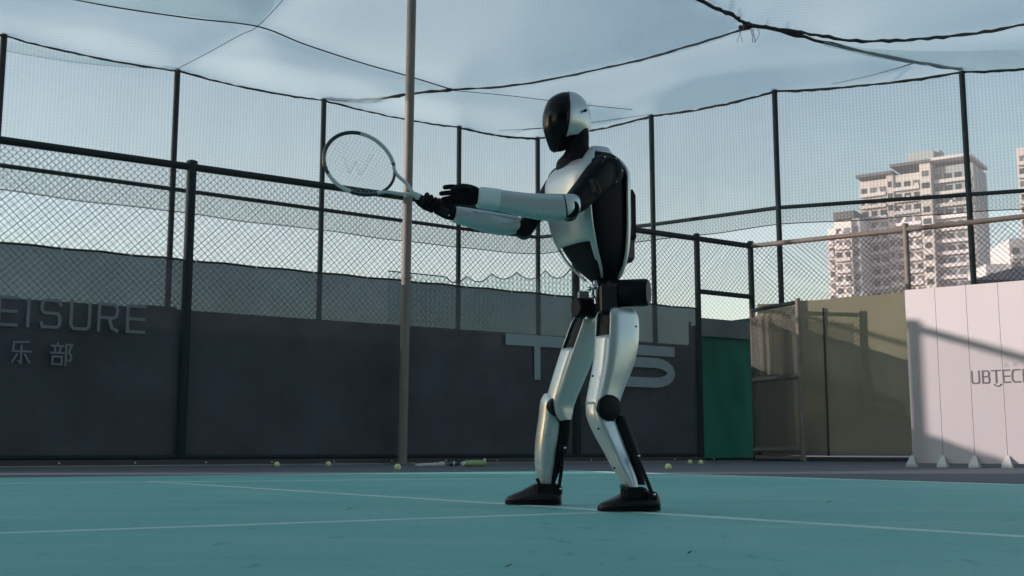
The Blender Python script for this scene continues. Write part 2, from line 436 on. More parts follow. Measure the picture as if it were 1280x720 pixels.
# ---- stroke lettering
ARC = lambda cx, cy, rx, ry, a0, a1, n=8: [(cx + rx * math.cos(math.radians(a0 + (a1 - a0) * i / n)), cy + ry * math.sin(math.radians(a0 + (a1 - a0) * i / n))) for i in range(n + 1)]
GL = {
 'T': [[(0, 1), (1, 1)], [(.5, 1), (.5, 0)]],
 'E': [[(1, 1), (0, 1), (0, 0), (1, 0)], [(0, .5), (.95, .5)]],
 'I': [[(.5, 1), (.5, 0)]],
 'U': [[(0, 1), (0, .22)] + ARC(.22, .22, .22, .22, 180, 270, 5) + ARC(.78, .22, .22, .22, 270, 360, 5) + [(1, 1)]],
 'S': [[(1, .86), (.93, 1)] + ARC(.2, .78, .2, .22, 90, 180, 5) + ARC(.2, .70, .2, .18, 180, 270, 5) + ARC(.8, .3, .2, .22, 90, 0, 5) + ARC(.8, .22, .2, .22, 0, -90, 5) + [(.07, 0), (0, .14)]],
 'R': [[(0, 0), (0, 1)] + ARC(.75, .74, .25, .26, 90, -90, 8) + [(0, .48)], [(.55, .48), (.72, .1), (1, 0)]],
 'B': [[(0, .52), (.7, .52)] + ARC(.72, .76, .22, .24, -90, 90, 6) + [(0, 1), (0, 0)] + ARC(.74, .26, .26, .26, -90, 90, 6)],
 'C': [[(1, 1)] + ARC(.3, .7, .3, .3, 90, 180, 5) + ARC(.3, .3, .3, .3, 180, 270, 5) + [(1, 0)]],
 'H': [[(0, 1), (0, 0)], [(1, 1), (1, 0)], [(0, .5), (1, .5)]],
 'big_S': [[(1, 1), (0, 1), (0, .62), (.72, .62)] + ARC(.72, .31, .28, .31, 90, -90, 8) + [(0, 0)]],
 'le': [[(.85, 1), (.1, .95), (.06, .55), (.98, .55)], [(.5, .8), (.5, .02), (.38, .1)], [(.28, .4), (.05, .05)], [(.7, .4), (.95, .05)]],
 'bu': [[(.0, .88), (.58, .88)], [(.28, 1), (.28, .88)], [(.14, .8), (.18, .6)], [(.44, .8), (.40, .6)], [(-.02, .55), (.6, .55)], [(.06, .38), (.52, .38), (.52, .02), (.06, .02), (.06, .38)], [(.72, 0), (.72, .95), (1, .95), (.86, .6), (1, .38), (.95, .2), (.84, .22)]],
}
def glyph(key, o, u, z, w, h, n, width, m, parent, name='letter', depth=0.006):
    """strokes as thin raised ribbons: origin o + u*x + up*z, facing -n"""
    mb = MB()
    for pi, pl in enumerate(GL[key]):
        pts = [(x * w, y * h) for x, y in pl]
        for i in range(len(pts) - 1):
            (x0, y0), (x1, y1) = pts[i], pts[i + 1]; L = math.hypot(x1 - x0, y1 - y0)
            if L < 1e-6: continue
            tx, ty = (x1 - x0) / L, (y1 - y0) / L; ext = width * .5 if i in (0, len(pts) - 2) or L > width else width * .2
            x0 -= tx * ext * (.9 if i else 1); y0 -= ty * ext * (.9 if i else 1); x1 += tx * ext * .95; y1 += ty * ext * .95
            c = o + u * ((x0 + x1) / 2) + UZ * (z + (y0 + y1) / 2) - n * (depth / 2 + .0007 * ((i + pi * 3) % 6))
            t = u * tx + UZ * ty; s = u * -ty + UZ * tx
            mb.box(c, t * (math.hypot(x1 - x0, y1 - y0) / 2), s * (width / 2), n * (depth / 2))
    return mb.build(name, m, parent, smooth=False)
lo = off - N1 * 0.05
def at_fence(px, py=430): return fl(px, py) + lo
faint_print = mat('faint_banner_print', (0.15, 0.18, 0.20), 0.8, var=.2, scale=4)
zl0, zl1 = onplane(100, 411, O_L, N1).z, onplane(100, 378, O_L, N1).z
zh0, zh1 = onplane(50, 455, O_L, N1).z, onplane(50, 428, O_L, N1).z
zt0, zt1, zt2 = onplane(668, 473, O_L, N1).z, onplane(668, 433, O_L, N1).z, onplane(668, 419, O_L, N1).z
zs0, zs1 = onplane(808, 478, O_L, N1).z, onplane(808, 438, O_L, N1).z
for key, x0, x1 in (('E', -4, 18.5), ('I', 24, 42), ('S', 50, 73), ('U', 87, 110), ('R', 122, 145), ('E', 158, 179)):
    p, q = at_fence(x0), at_fence(x1); glyph(key, p, D1, zl0, (q - p).length, zl1 - zl0, N1, .042, faint_print, banner)
for key, x0, x1 in (('le', 15, 39), ('bu', 65, 90)):
    p, q = at_fence(x0), at_fence(x1); glyph(key, p, D1, zh0, (q - p).length, zh1 - zh0, N1, .026, faint_print, banner)
p, q = at_fence(632), at_fence(705); tw = (q - p).length
tm = MB()
tm.box(p + D1 * tw / 2 + UZ * ((zt1 + zt2) / 2), D1 * (tw / 2), UZ * ((zt2 - zt1) / 2), N1 * .003); tm.box(p + D1 * (tw * .53) + UZ * ((zt0 + zt1) / 2) - N1 * .002, D1 * .065, UZ * ((zt1 - zt0) / 2 + .02), N1 * .003)
tm.build('letter', banner_print, banner, smooth=False)
p, q = at_fence(762), at_fence(838); glyph('big_S', p, D1, zs0, (q - p).length, zs1 - zs0, N1, .19, banner_print, banner)

# ---- dark parapet wall behind the fence
NP = N1.copy(); DP = D1.copy(); OP = NP * 17.7
WTOP = onplane(150, 384, OP, NP).z
def pw(px): v = onplane(px, 561, OP, NP); return Vector((v.x, v.y, 0))
w0, w1 = pw(-150) - D1 * 7, pw(985)
b = MB(); b.bevbox((w0 + w1) / 2 + NP * .12 + UZ * (WTOP / 2 - .03), (w1 - w0) / 2, NP * .12, UZ * (WTOP / 2 - .03), .02)
b.bevbox((w0 + w1) / 2 + NP * .12 + UZ * (WTOP - .02), (w1 - w0) / 2, NP * .15, UZ * .04, .02)
for (cx, ww, hh) in ((190, .30, .05),):
    q = pw(cx); b.bevbox(q + NP * .12 + UZ * (WTOP + .02 + hh / 2), DP * ww, NP * .1, UZ * (hh / 2), .2)
tag(b.build('parapet_wall', concrete, smooth=False), 'dark parapet wall showing through the mesh banner', 'wall')

# ------------------------------------------------------------------ outer enclosure: tall poles, netting
PH = 7.80; HEM = 4.90
pts = []
for px, py in ((222, 86), (405, 123), (574, 157), (672, 171), (814, 143), (968, 112), (1202, 88)):
    v = G(px, py, PH); pts.append(Vector((v.x, v.y, 0)))
dl = (pts[0] - pts[1]); dr = (pts[6] - pts[5])
ext_l = [pts[0] + dl * k for k in (1, 2)]; ext_r = [pts[6] + dr * k * .9 for k in (1, 2)]
RHS = [5.33] * 5 + [5.30] + [5.24] * 6
enc = empty('net_enclosure', pts[3], 'tall thin dark poles and pipe rails carrying the netting around the court', 'enclosure')
allp = ext_l[::-1] + pts + ext_r
for p in allp: post(enc, p, PH, 0.058, post_green, 'pole', cap=False)
for i, (a, c) in enumerate(zip(allp[:-1], allp[1:])):
    RH = RHS[i]
    rail(enc, [a + UZ * RH, c + UZ * RHS[i + 1]], 0.042, post_green, 'rail')
    u = (c - a).normalized(); L = (c - a).length
    chain(a, u, L, 2.3, RH, pitch=0.098, r=0.0022).build('wire_mesh', wire, enc, smooth=False, kind='stuff')
def span_edge(a, c, sag):
    u = (c - a).normalized(); L = (c - a).length
    return lambda s: PH - .02 - sag * 4 * (s / L) * (1 - s / L)
for k, (ps, lab) in enumerate(((allp[:6], 'fine pale netting hung from the tall poles behind the lettered banner'), (allp[5:], 'fine pale netting hung from the tall poles in front of the apartment tower'))):
    root = empty('side_net', ps[0], lab, 'net')
    for a, c in zip(ps[:-1], ps[1:]):
        u = (c - a).normalized(); n = Vector((-u.y, u.x, 0)); L = (c - a).length
        sheet(a + n * .075, u, L, HEM, span_edge(a, c, .07), 14, 6, side_net, 'net_panel', root, wave=.05, seed=int(a.x * 10) + 50, bottom=lambda s, L=L: HEM + .008 * math.sin(s * 3.1) - .02 * math.sin(math.pi * s / L))
        h = MB(); h.tube([a + n * .07 + u * (L * i / 14) + UZ * (HEM + .008 * math.sin(L * i / 14 * 3.1) - .02 * math.sin(math.pi * i / 14)) for i in range(15)], .010, 5)
        h.build('hem_cord', rope_m, root)

# scalloped net slung low behind the fence
sn0 = fl(560) + N1 * 2.2; sn1 = fl(866) + N1 * 2.2; LS = (sn1 - sn0).length
SCP = [(556, 346), (583, 345), (614, 342), (645, 340), (681, 338), (712, 336), (760, 331), (800, 319), (866, 312)]
SCN = [(onplane(a, c, sn0, N1), onplane((a + e_) / 2, (c + f_) / 2 + sg, sn0, N1).z) for (a, c), (e_, f_), sg in zip(SCP[:-1], SCP[1:], (8, 9, 8, 10, 11, 9, 13, 15))]
SCS = [((v - sn0).dot(D1), v.z, m_) for v, m_ in SCN] + [((onplane(*SCP[-1], sn0, N1) - sn0).dot(D1), onplane(*SCP[-1], sn0, N1).z, 0)]
def scal(s):
    """upper cord: cusps at the ties, slack between them"""
    for (s0, z0, zm), (s1, z1, _) in zip(SCS[:-1], SCS[1:]):
        if s <= s1 or s1 == SCS[-1][0]:
            t = max(0, min(1, (s - s0) / (s1 - s0))); return z0 + (z1 - z0) * t - ((z0 + z1) / 2 - zm) * 4 * t * (1 - t)
sn = tag(sheet(sn0, D1, LS, 2.4, scal, 120, 8, knot_net, 'slung_net', wave=.03, seed=9), 'grey knotted net with a scalloped upper cord slung behind the fence', 'net')
h = MB(); h.tube([sn0 - N1 * .02 + D1 * s + UZ * scal(s) for s in np.linspace(0, LS, 121)], .011, 5); h.build('edge_cord', rope_m, sn)
h = MB(); h.tube([sn1 - N1 * .02 + UZ * 4.42, sn1 - N1 * .03 - D1 * .06 + UZ * 3.6, sn1 - N1 * .02 - D1 * .12 + UZ * 2.5], .022, 6); h.build('end_rope', rope_m, sn)

# green tarpaulin seen through the doorway
tA, tB = pw(858) - NP * .22, pw(975) - NP * .22; tu = (tB - tA).normalized()
tp = tag(sheet(tA, tu, (tB - tA).length, .05, lambda s: 2.80 + .16 * s, 40, 24, tarp_green, 'tarpaulin', wave=.10, seed=21), 'crumpled green tarpaulin seen through the open fence doorway', 'tarpaulin')
b = MB(); b.box((tA + tB) / 2 + UZ * 2.78 - NP * .14, tu * ((tB - tA).length / 2) , NP * .004, UZ * .19)
b.build('top_band', mat('grey_tarp_band', (.10, .125, .135), .7, var=.15, scale=2), tp, smooth=False)
for i in range(3):
    q = tA + tu * (.1 + i * 1.2); b = MB(); b.cyl(q + NP * .14, q + NP * .14 + UZ * 2.9, .03, 10); b.build('support_post', post_green, tp)

# ------------------------------------------------------------------ roof net
def lerp(a, c, t): return a + (c - a) * t
roof_pts = allp
RY = [p for p in roof_pts]
SEAMS = []                                           # rope lines in plan, where the net is creased
def roof_base(x, y):
    d = min(((x - p.x) ** 2 + (y - p.y) ** 2) ** .5 for p in RY)
    z = PH + .02 + .55 * (1 - math.exp(-d / 6.0)) - .10 * (1 - math.exp(-d / .8)) + .05 * math.sin(x * .9 + 1) * math.sin(y * .7)
    return z - .10 * math.exp(-((x - 5) ** 2 + (y - 20) ** 2) / 8) - .12 * math.exp(-((x + 8) ** 2 + (y - 20) ** 2) / 6)
def roof_z(x, y):
    """height of the net: pole-top height at the rim, billowing up between the ropes"""
    z = roof_base(x, y)
    if SEAMS:
        d = min(math.hypot(x - a, y - c) for a, c in SEAMS)
        z += .24 * (1 - math.exp(-d / .75)) - .02
    return z
def on_roof(px, py, dz=-.03, fn=None):
    fn = fn or roof_z
    d = ray(px, py); lo_, hi_ = 6.0, 45.0
    z = PH
    for _ in range(30):
        t = (z + dz - CAM_H) / d.z; q = CAM + d * t; z = fn(q.x, q.y)
    return q
ROPES = [([(405, 123), (440, 125), (480, 122.5), (510, 118), (565, 112.5)], .032, .012),
 ([(565, 112.5), (640, 107), (720, 93), (800, 75), (860, 58), (935, 35)], .020, .008),
 ([(866, -4), (895, 10), (918, 20), (935, 30), (985, 41), (1050, 58), (1110, 71), (1160, 80), (1202, 86)], .036, .012),
 ([(955, 33), (985, 38), (1020, 44), (1070, 51), (1120, 50.5), (1180, 46), (1230, 40), (1290, 28)], .028, .014),
 ([(80, -3), (150, 10), (240, 23), (322, 33), (380, 55), (450, 78), (510, 95), (565, 112)], .013, 0),
 ([(1040, 105), (1090, 94), (1142, 79)], .010, 0), ([(625, 163), (680, 160), (740, 153), (814, 143)], .012, 0),
 ([(565, 113), (640, 120), (720, 130), (790, 137)], .007, 0), ([(222, 86), (260, 66), (300, 44), (322, 33), (352, 2), (360, -8)], .006, 0)]
for pix, r_, w_ in ROPES:
    for a, c in catmull(pix, 10):
        q = on_roof(a, c, 0, roof_base); SEAMS.append((q.x, q.y))
rim = []
for a, c in zip(allp[:-1], allp[1:]):
    for i in range(12):
        t = i / 12; rim.append(lerp(a, c, t) + UZ * (PH - .02 - .07 * 4 * t * (1 - t)))
rim.append(allp[-1] + UZ * PH)
vs = []; fs = []; NR = 70
for i, r_ in enumerate(rim):
    tgt = Vector((r_.x * 0.9 + (2.0 if r_.x > 0 else -2.0) * .3, -14.0, 0))
    for j in range(NR + 1):
        t = (j / NR) ** 1.9
        x = r_.x + (tgt.x * 1.0 - r_.x) * t; y = r_.y + (tgt.y - r_.y) * t
        k = min(1, t * 30); k = k * k * (3 - 2 * k)
        z = r_.z * (1 - k) + roof_z(x, y) * k
        vs.append((x, y, z))
for i in range(len(rim) - 1):
    for j in range(NR):
        a = i * (NR + 1) + j; fs.append((a, a + 1, a + NR + 2, a + NR + 1))
rm = MB(); rm.add(vs, fs)
roof_o = rm.build('roof_net', roof_net)
ul = roof_o.data.uv_layers.new(name='UVMap')
for lp_ in roof_o.data.loops:
    co = roof_o.data.vertices[lp_.vertex_index].co; ul.data[lp_.index].uv = (co.y, co.x)
roof = tag(roof_o, 'white shade net sagging overhead with black ropes along its seams', 'net')
def rope(pix, r, name='rope', wig=0.0, dz=-.05):
    pp = catmull(pix, 6); rnd = random.Random(len(pix) * 31 + int(pix[0][0]))
    q = [on_roof(a, c, dz) + Vector((rnd.uniform(-wig, wig), rnd.uniform(-wig, wig), rnd.uniform(-wig, wig))) for a, c in pp]
    rs = [r * rnd.uniform(.7, 1.35) if wig else r for _ in q]
    m = MB(); m.tube(q, rs, 7); return m.build(name, rope_m, roof)
for pix, r_, w_ in ROPES: rope(pix, r_, wig=w_)
for i, (a, c) in enumerate(zip(rim[:-1], rim[1:])):
    rr1 = random.uniform(.6, 1.35); m = MB(); m.tube([a - UZ * .02, lerp(a, c, .5) - UZ * random.uniform(.01, .035), c - UZ * .02], [(.026 if allp[4].x <= a.x else .020) * q_ for q_ in (1, rr1, 1)], 6); m.build('edge_rope', rope_m, roof)
kq = on_roof(935, 31, -.07); m = MB()
for i in range(9):
    m.sphere(kq + V(random.uniform(-.13, .13), random.uniform(-.05, .05), random.uniform(-.05, .04)), random.uniform(.03, .055), 8, 5)
for i in range(7):
    q = kq + V(random.uniform(-.15, .2), 0, -.03); m.tube([q, q + V(random.uniform(-.06, .06), 0, -.14), q + V(random.uniform(-.1, .12), 0, -.30)], .004, 5)
m.build('rope_knot', rope_m, roof)

# tall galvanised mast in front of the left fence
mb = onplane(503, 565, O_L - N1 * .35, N1); mb.z = 0
m = MB(); m.cyl((mb.x, mb.y, 0.0), (mb.x + .06, mb.y, roof_z(mb.x, mb.y) - .05), .076, 20)
mast = tag(m.build('mast', mast_m), 'tall pale steel mast standing before the banner and reaching up to the net', 'mast')
m = MB(); m.bevbox((mb.x, mb.y, .012), V(.16, 0, 0), V(0, .16, 0), V(0, 0, .012), .2); m.build('base_plate', mast_m, mast, smooth=False)
m = MB(); m.tube([(mb.x + .025, mb.y, 2.98), (mb.x + .025, mb.y, 3.02)], .088, 18); m.build('clamp', mast_m, mast)

# ------------------------------------------------------------------ right fence, gate, olive banner
D2 = Vector((math.sin(math.radians(53.8)), -math.cos(math.radians(53.8)), 0)); N2 = Vector((D2.y, -D2.x, 0))  # N2 faces the court
if N2.dot(-p_corner) < 0: N2 = -N2
def fr(px, py=290): v = onplane(px, py, p_corner, N2); return Vector((v.x, v.y, 0))
rf = empty('chain_link_fence', fr(1132), 'weathered brown-railed chain-link fence behind the white panels and olive windscreen', 'fence')
LR = 11.0; FH2 = 4.40
rail(rf, [p_corner + UZ * FH + D2 * .02, fr(1132) + UZ * FH2, p_corner + D2 * LR + UZ * FH2], .05, rust_steel, 'top_rail')
for px in (1132,):
    post(rf, fr(px), FH2 + .08, .055, rust_steel)
post(rf, fr(1132) + D2 * 3.5, FH2 + .05, .055, rust_steel)
chain(p_corner, D2, LR, .15, FH2, pitch=.104, r=.0042).build('wire_mesh', wire, rf, smooth=False, kind='stuff')
rail(rf, [p_corner + UZ * .14, p_corner + D2 * LR + UZ * .14], .03, post_green, 'bottom_rail')
LRB = 7.0; OTOP = onplane(1075, 370, p_corner + N2 * .075, N2).z
ol = tag(sheet(p_corner + N2 * .075 + D2 * .15, D2, LRB, .12, lambda s: OTOP + .004 * s - .02 * abs(math.sin(s * 3.3)), 60, 20, wind_olive, 'windscreen', wave=.05, seed=12), 'olive green windscreen cloth on the fence beside the open gate', 'windscreen')
b = MB(); b.cyl(p_corner + N2 * .10 + D2 * 1.55 + UZ * .1, p_corner + N2 * .10 + D2 * 1.55 + UZ * 3.0, .02, 8); b.build('seam_batten', mat('dark_hem2', (.03, .035, .03), .8), ol)
b = MB(); b.bevbox(p_corner + D2 * (LR / 2) + UZ * .03, D2 * (LR / 2), N2 * .08, UZ * .05, .1)
tag(b.build('kerb', MATS['dark_kerb_concrete'], smooth=False), 'low dark concrete kerb under the olive windscreen', 'kerb')

hinge = p_corner + N2 * .10; lend = V(((1000 - 640) / FPX) * 21.8, 21.8, 0); gu = (lend - hinge).normalized(); gl = (lend - hinge).length; gn = Vector((-gu.y, gu.x, 0))
gate = empty('gate', hinge, 'open rusty tube-framed gate leaf with wire mesh infill', 'gate')
def gb(s0, z0, s1, z1, r, nm, mt=rust_steel): rail(gate, [hinge + gu * s0 + UZ * z0, hinge + gu * s1 + UZ * z1], r, mt, nm)
gb(.05, .1, .05, 3.08, .045, 'stile', mat('dark_rust_steel', (.055, .04, .04), .65, var=.3, scale=6)); gb(gl, .06, gl, 3.12, .05, 'stile')
gb(.05, 3.05, gl, 3.05, .04, 'frame_bar', post_green); gb(.05, 1.62, gl, 1.62, .058, 'frame_bar'); gb(.05, .22, gl, .22, .055, 'frame_bar')
chain(hinge + gu * .05, gu, gl - .05, .22, 3.05, pitch=.09, r=.0036).build('wire_mesh', mat('galvanised_wire', (.34, .33, .31), .5, metal=.2), gate, smooth=False, kind='stuff')
sheet(hinge - gn * .05 + gu * .06, gu, gl - .2, .3, lambda s: 2.9, 14, 14, sheer('gate_cloth', (.15, .142, .13), .55, (1, 1, 1), .2), 'infill_cloth', gate, wave=.03, seed=4)
b = MB(); b.bevbox(hinge + gu * (gl / 2) + UZ * .075, gu * (gl / 2 - .05), gn * .03, UZ * .035, .2); b.build('kick_plate', rust_steel, gate, smooth=False)
b = MB(); b.bevbox(lend + gn * .0 + UZ * .03, gu * .07, gn * .04, UZ * .03, .2); b.build('drop_bolt', rust_steel, gate, smooth=False)

# ------------------------------------------------------------------ white panel wall
wp0 = G(1142, 583.6); wdir = Vector((.80, -.60, 0)); wn_ = Vector((-.60, -.80, 0)); PW = .402; PHT = 2.34
wall = empty('panel_wall', wp0, 'white folding panel wall with a grey printed logo in front of the right fence', 'panel wall')
for i in range(6):
    c = wp0 + wdir * (PW * (i + .5)) + UZ * (.05 + PHT / 2)
    b = MB(); b.bevbox(c, wdir * (PW / 2 - .0025), wn_ * .022, UZ * (PHT / 2), .012); b.build('panel', white_panel, wall, smooth=False)
for i in range(7):
    q = wp0 + wdir * (PW * i) + wn_ * .03
    b = MB(); hw = .062
    b.add([q - wdir * hw + wn_ * .09, q + wdir * hw + wn_ * .09, q + wdir * hw - wn_ * .02, q - wdir * hw - wn_ * .02,
           q - wdir * hw + wn_ * .09 + UZ * .035, q + wdir * hw + wn_ * .09 + UZ * .035, q + wdir * hw - wn_ * .005 + UZ * .035, q - wdir * hw - wn_ * .005 + UZ * .035,
           q - wdir * .018 + UZ * .155, q + wdir * .018 + UZ * .155, q + wdir * .018 - wn_ * .005 + UZ * .155, q - wdir * .018 - wn_ * .005 + UZ * .155],
          [(3, 2, 1, 0), (0, 1, 5, 4), (1, 2, 6, 5), (2, 3, 7, 6), (3, 0, 4, 7), (4, 5, 9, 8), (5, 6, 10, 9), (6, 7, 11, 10), (7, 4, 8, 11), (8, 9, 10, 11)])
    b.build('foot', mat('pale_grey_plastic', (.55, .56, .56), .5), wall, smooth=False)
def wpt(px): v = onplane(px, 561, wp0 + wn_ * .024, wn_); return Vector((v.x, v.y, 0))
zb_ = onplane(1222, 479, wp0 + wn_ * .024, wn_).z
for key, x0, x1 in (('U', 1220, 1229), ('B', 1233.5, 1242), ('T', 1245, 1256), ('E', 1259.5, 1268), ('C', 1271, 1281), ('H', 1285, 1295)):
    p, q = wpt(x0), wpt(x1); glyph(key, p, wdir, zb_, (q - p).length, .155, -wn_, .019, print_grey, wall, depth=.002)
sm = MB(); p, q = wpt(1247), wpt(1257)
sm.tube([lerp(p, q, t) + UZ * (zb_ - .018 - .03 * math.sin(math.pi * t)) for t in np.linspace(0, 1, 9)], .008, 6); sm.build('logo_swoosh', print_grey, wall)
def han(ch, px, pz, size, m, parent, d, n):
    try:
        cu = bpy.data.curves.new('t', 'FONT'); cu.body = ch; cu.size = size; cu.extrude = .001
        ob = bpy.data.objects.new('t', cu); col.objects.link(ob)
        dg = bpy.context.evaluated_depsgraph_get(); me = bpy.data.meshes.new_from_object(ob.evaluated_get(dg))
        bpy.data.objects.remove(ob)
        p = wpt(px) + UZ * pz; M = Matrix(((d.x, 0, n.x, p.x), (d.y, 0, n.y, p.y), (d.z, 1, n.z, p.z), (0, 0, 0, 1)))
        me.transform(M); me.materials.clear(); me.materials.append(m)
        o = bpy.data.objects.new('letter', me); col.objects.link(o); o.parent = parent; o.matrix_parent_inverse = Matrix.Translation(-Vector(parent.location))
    except Exception as ex: print('text', ex)
zc = onplane(1265, 458, wp0 + wn_ * .024, wn_).z
for ch, px in (('优', 1260), ('必', 1271.5), ('选', 1283)): han(ch, px, zc, .072, print_pale, wall, wdir, wn_)

# ------------------------------------------------------------------ balls and things by the fence
seam_m = mat('ball_seam', (.7, .72, .66), .8)
def ball(px, py, label, r=.037):
    q = G(px, py); c = q + UZ * r
    b = MB(); b.sphere(c, r, 18, 12); o = tag(b.build('tennis_ball', ball_felt), label, 'tennis ball', 'tennis balls lying on the court')
    s = MB(); s.tube([c + Vector((math.cos(t) * math.cos(.5 * math.sin(2 * t)), math.sin(t) * math.cos(.5 * math.sin(2 * t)), math.sin(.5 * math.sin(2 * t)))) * (r * .99) for t in np.linspace(0, 6.283, 40)], .0016, 4)
    s.build('seam', seam_m, o)
ball(346, 584.2, 'tennis ball touching the kerb, left one of the close pair below the banner')
ball(410.5, 583.4, 'tennis ball touching the kerb, midway between post and mast')
ball(497, 588.2, 'tennis ball lying on the grey strip beside the foot of the pale mast')
ball(835.5, 587.6, 'tennis ball lying alone on the grey strip behind the robot')
ball(862.5, 580.5, 'dull tennis ball at the end of the banner beside the doorway')
ball(876, 581.0, 'bright tennis ball lying in the doorway before the green tarpaulin')
# green bottle lying, dark shoe-like bottle, white rag
q0 = G(580.5, 583.2); q1 = G(607, 582.8); r = .043
m = MB(); t = (q1 - q0).normalized(); L = (q1 - q0).length
m.tube([q0 + t * (L * s) + UZ * r for s in (0, .04, .1, .5, .9, 1.0)], [r * .55, r * .8, r, r * 1.02, r, r * .6], 14)
bot = tag(m.build('bottle', mat('green_plastic', (.22, .33, .12), .4, var=.2, scale=20)), 'green plastic bottle with white ends lying by the kerb', 'bottle')
m = MB(); m.cyl(q0 + UZ * r - t * .035, q0 + UZ * r + t * .002, r * .6, 12); m.build('cap', mat('white_plastic', (.6, .62, .62), .5), bot)
m = MB(); m.sphere(q1 + UZ * .085 - t * .02, .022, 10, 6); m.build('bottle_loop', MATS['white_plastic'], bot)
q0 = G(561, 582.8); q1 = G(575, 582.8); t = (q1 - q0).normalized(); L = (q1 - q0).length
m = MB(); m.tube([q0 + t * (L * s) + UZ * .033 for s in (0, .1, .3, .7, .82, 1)], [.02, .032, .033, .033, .018, .015], 12)
bo = tag(m.build('bottle', mat('dark_teal_plastic', (.02, .05, .06), .3)), 'dark teal drink bottle lying between white cloth and green bottle', 'bottle')
m = MB(); m.tube([q0 + t * (L * .4) + UZ * .033, q0 + t * (L * .55) + UZ * .033], .0345, 12); m.build('band', MATS['white_plastic'], bo)
q0 = G(520, 582.6); q1 = G(555, 582.4); t = (q1 - q0).normalized(); L = (q1 - q0).length; nn = Vector((-t.y, t.x, 0))
vs = []; fs = []; NX, NY = 26, 7; rr = random.Random(5)
for i in range(NX + 1):
    for j in range(NY + 1):
        e = min(i, NX - i, j, NY - j); hgt = (.012 if e == 0 else .03 + .035 * rr.random()) * (.35 + .65 * i / NX)
        vs.append(q0 + t * (L * i / NX + rr.uniform(-.006, .006)) + nn * ((j / NY - .5) * .16) + UZ * (hgt if e else .004))
for i in range(NX):
    for j in range(NY):
        a = i * (NY + 1) + j; fs.append((a, a + NY + 1, a + NY + 2, a + 1))
m = MB(); m.add(vs, fs); rag = tag(m.build('cloth', mat('grey_white_cloth', (.48, .48, .46), .9, var=.15, scale=30), solid=.004), 'crumpled off-white cloth lying along the kerb near the mast', 'cloth')

# ------------------------------------------------------------------ robot
YAW = math.radians(28)
def axes(a): return Vector((-math.cos(a), -math.sin(a), 0)), Vector((math.sin(a), -math.cos(a), 0))
F, Lx = axes(YAW)
YC = 4.55
robot = empty('robot', G(728, 636), 'silver and black humanoid robot in a crouched tennis stance on the teal court', 'robot')
def col_loft(rows, n=2.6, yaw=YAW, N=32, k=4, off=0.0, keep=None, cap=True):
    """rows: px, py, Y, half front-back, half side-side -> horizontal rings"""
    f, l = axes(yaw); mb = MB(); rings = []
    for (px, py, Y, df, ds) in catmull(rows, k):
        rings.append(ering(P(px, py, Y), f * max(.002, df + off), l * max(.002, ds + off), n, N))
    return mb.rings(rings, cap, keep)
def path_loft(rows, n=2.6, N=24, k=4, up=UZ, keep=None, off=0.0):
    """rows: px, py, Y, half height, half width -> rings across the path"""
    rr_ = catmull(rows, k); cs = [P(r_[0], r_[1], r_[2]) for r_ in rr_]; rings = []
    for i, c in enumerate(cs):
        t = (cs[min(i + 1, len(cs) - 1)] - cs[max(i - 1, 0)]).normalized()
        s = t.cross(up).normalized(); u = s.cross(t).normalized()
        rings.append(ering(c, u * (rr_[i][3] + off), s * (rr_[i][4] + off), n, N))
    return MB().rings(rings, True, keep)
def tb(pts, r, name, m, parent, n=10):
    b = MB(); b.tube(pts, r, n); return b.build(name, m, parent)

# torso
TR = [(742, 189, YC, .030, .055), (738, 198, YC, .052, .088), (736, 210, YC, .092, .138), (734, 225, YC, .117, .170), (734, 252, YC, .120, .170), (738, 288, YC, .112, .154), (744, 318, YC, .090, .126), (750, 339, YC, .060, .088), (753, 352, YC, .034, .045)]
torso = col_loft(TR, 3.3, N=64).build('torso_core', black, robot)
def ang(th): # -pi..pi from the front
    return (th + math.pi) % (2 * math.pi) - math.pi
def front_keep(th, s):
    a = abs(ang(th)); py_s = s
    if s < .03: return False
    if a > 1.12 - .10 * s: return False
    if s > .70 and a < .80 + .25 * (s - .7): return False
    if s < .26 and a < .62: return False          # neckline
    return s < .965
col_loft(TR, 3.3, N=72, k=6, off=.010, keep=front_keep).build('chest_shell', shell, robot, solid=.008)
def back_keep(th, s):
    a = abs(ang(th)); return a > 1.98 and .03 < s < .95 or (s < .12 and a > 1.0 and s > .015)
col_loft(TR, 3.3, N=72, k=6, off=.010, keep=back_keep).build('back_shell', shell, robot, solid=.008)
b = MB(); bc = P(741, 270, YC) - F * .135
b.bevbox(bc, F * .030, Lx * .080, UZ * .115, .25); bp = b.build('backpack', black, robot, smooth=False)
b = MB(); b.bevbox(P(742, 312, YC) - F * .125, F * .032, Lx * .078, UZ * .05, .3); b.build('battery', mat('charcoal_plastic', (.03, .032, .036), .5), robot, smooth=False)
# cable loop at the back of the shoulder
sh_l = P(748, 218, YC) + Lx * .155
tb([P(764, 202, 4.42), P(775, 205, 4.42), P(781, 215, 4.43), P(782, 225, 4.43), P(778, 233, 4.44)], .0042, 'cable', black2, robot)
tb([P(768, 214, 4.43), P(775, 211, 4.43), P(778, 218, 4.43), P(776, 228, 4.44)], .003, 'cable', black2, robot)
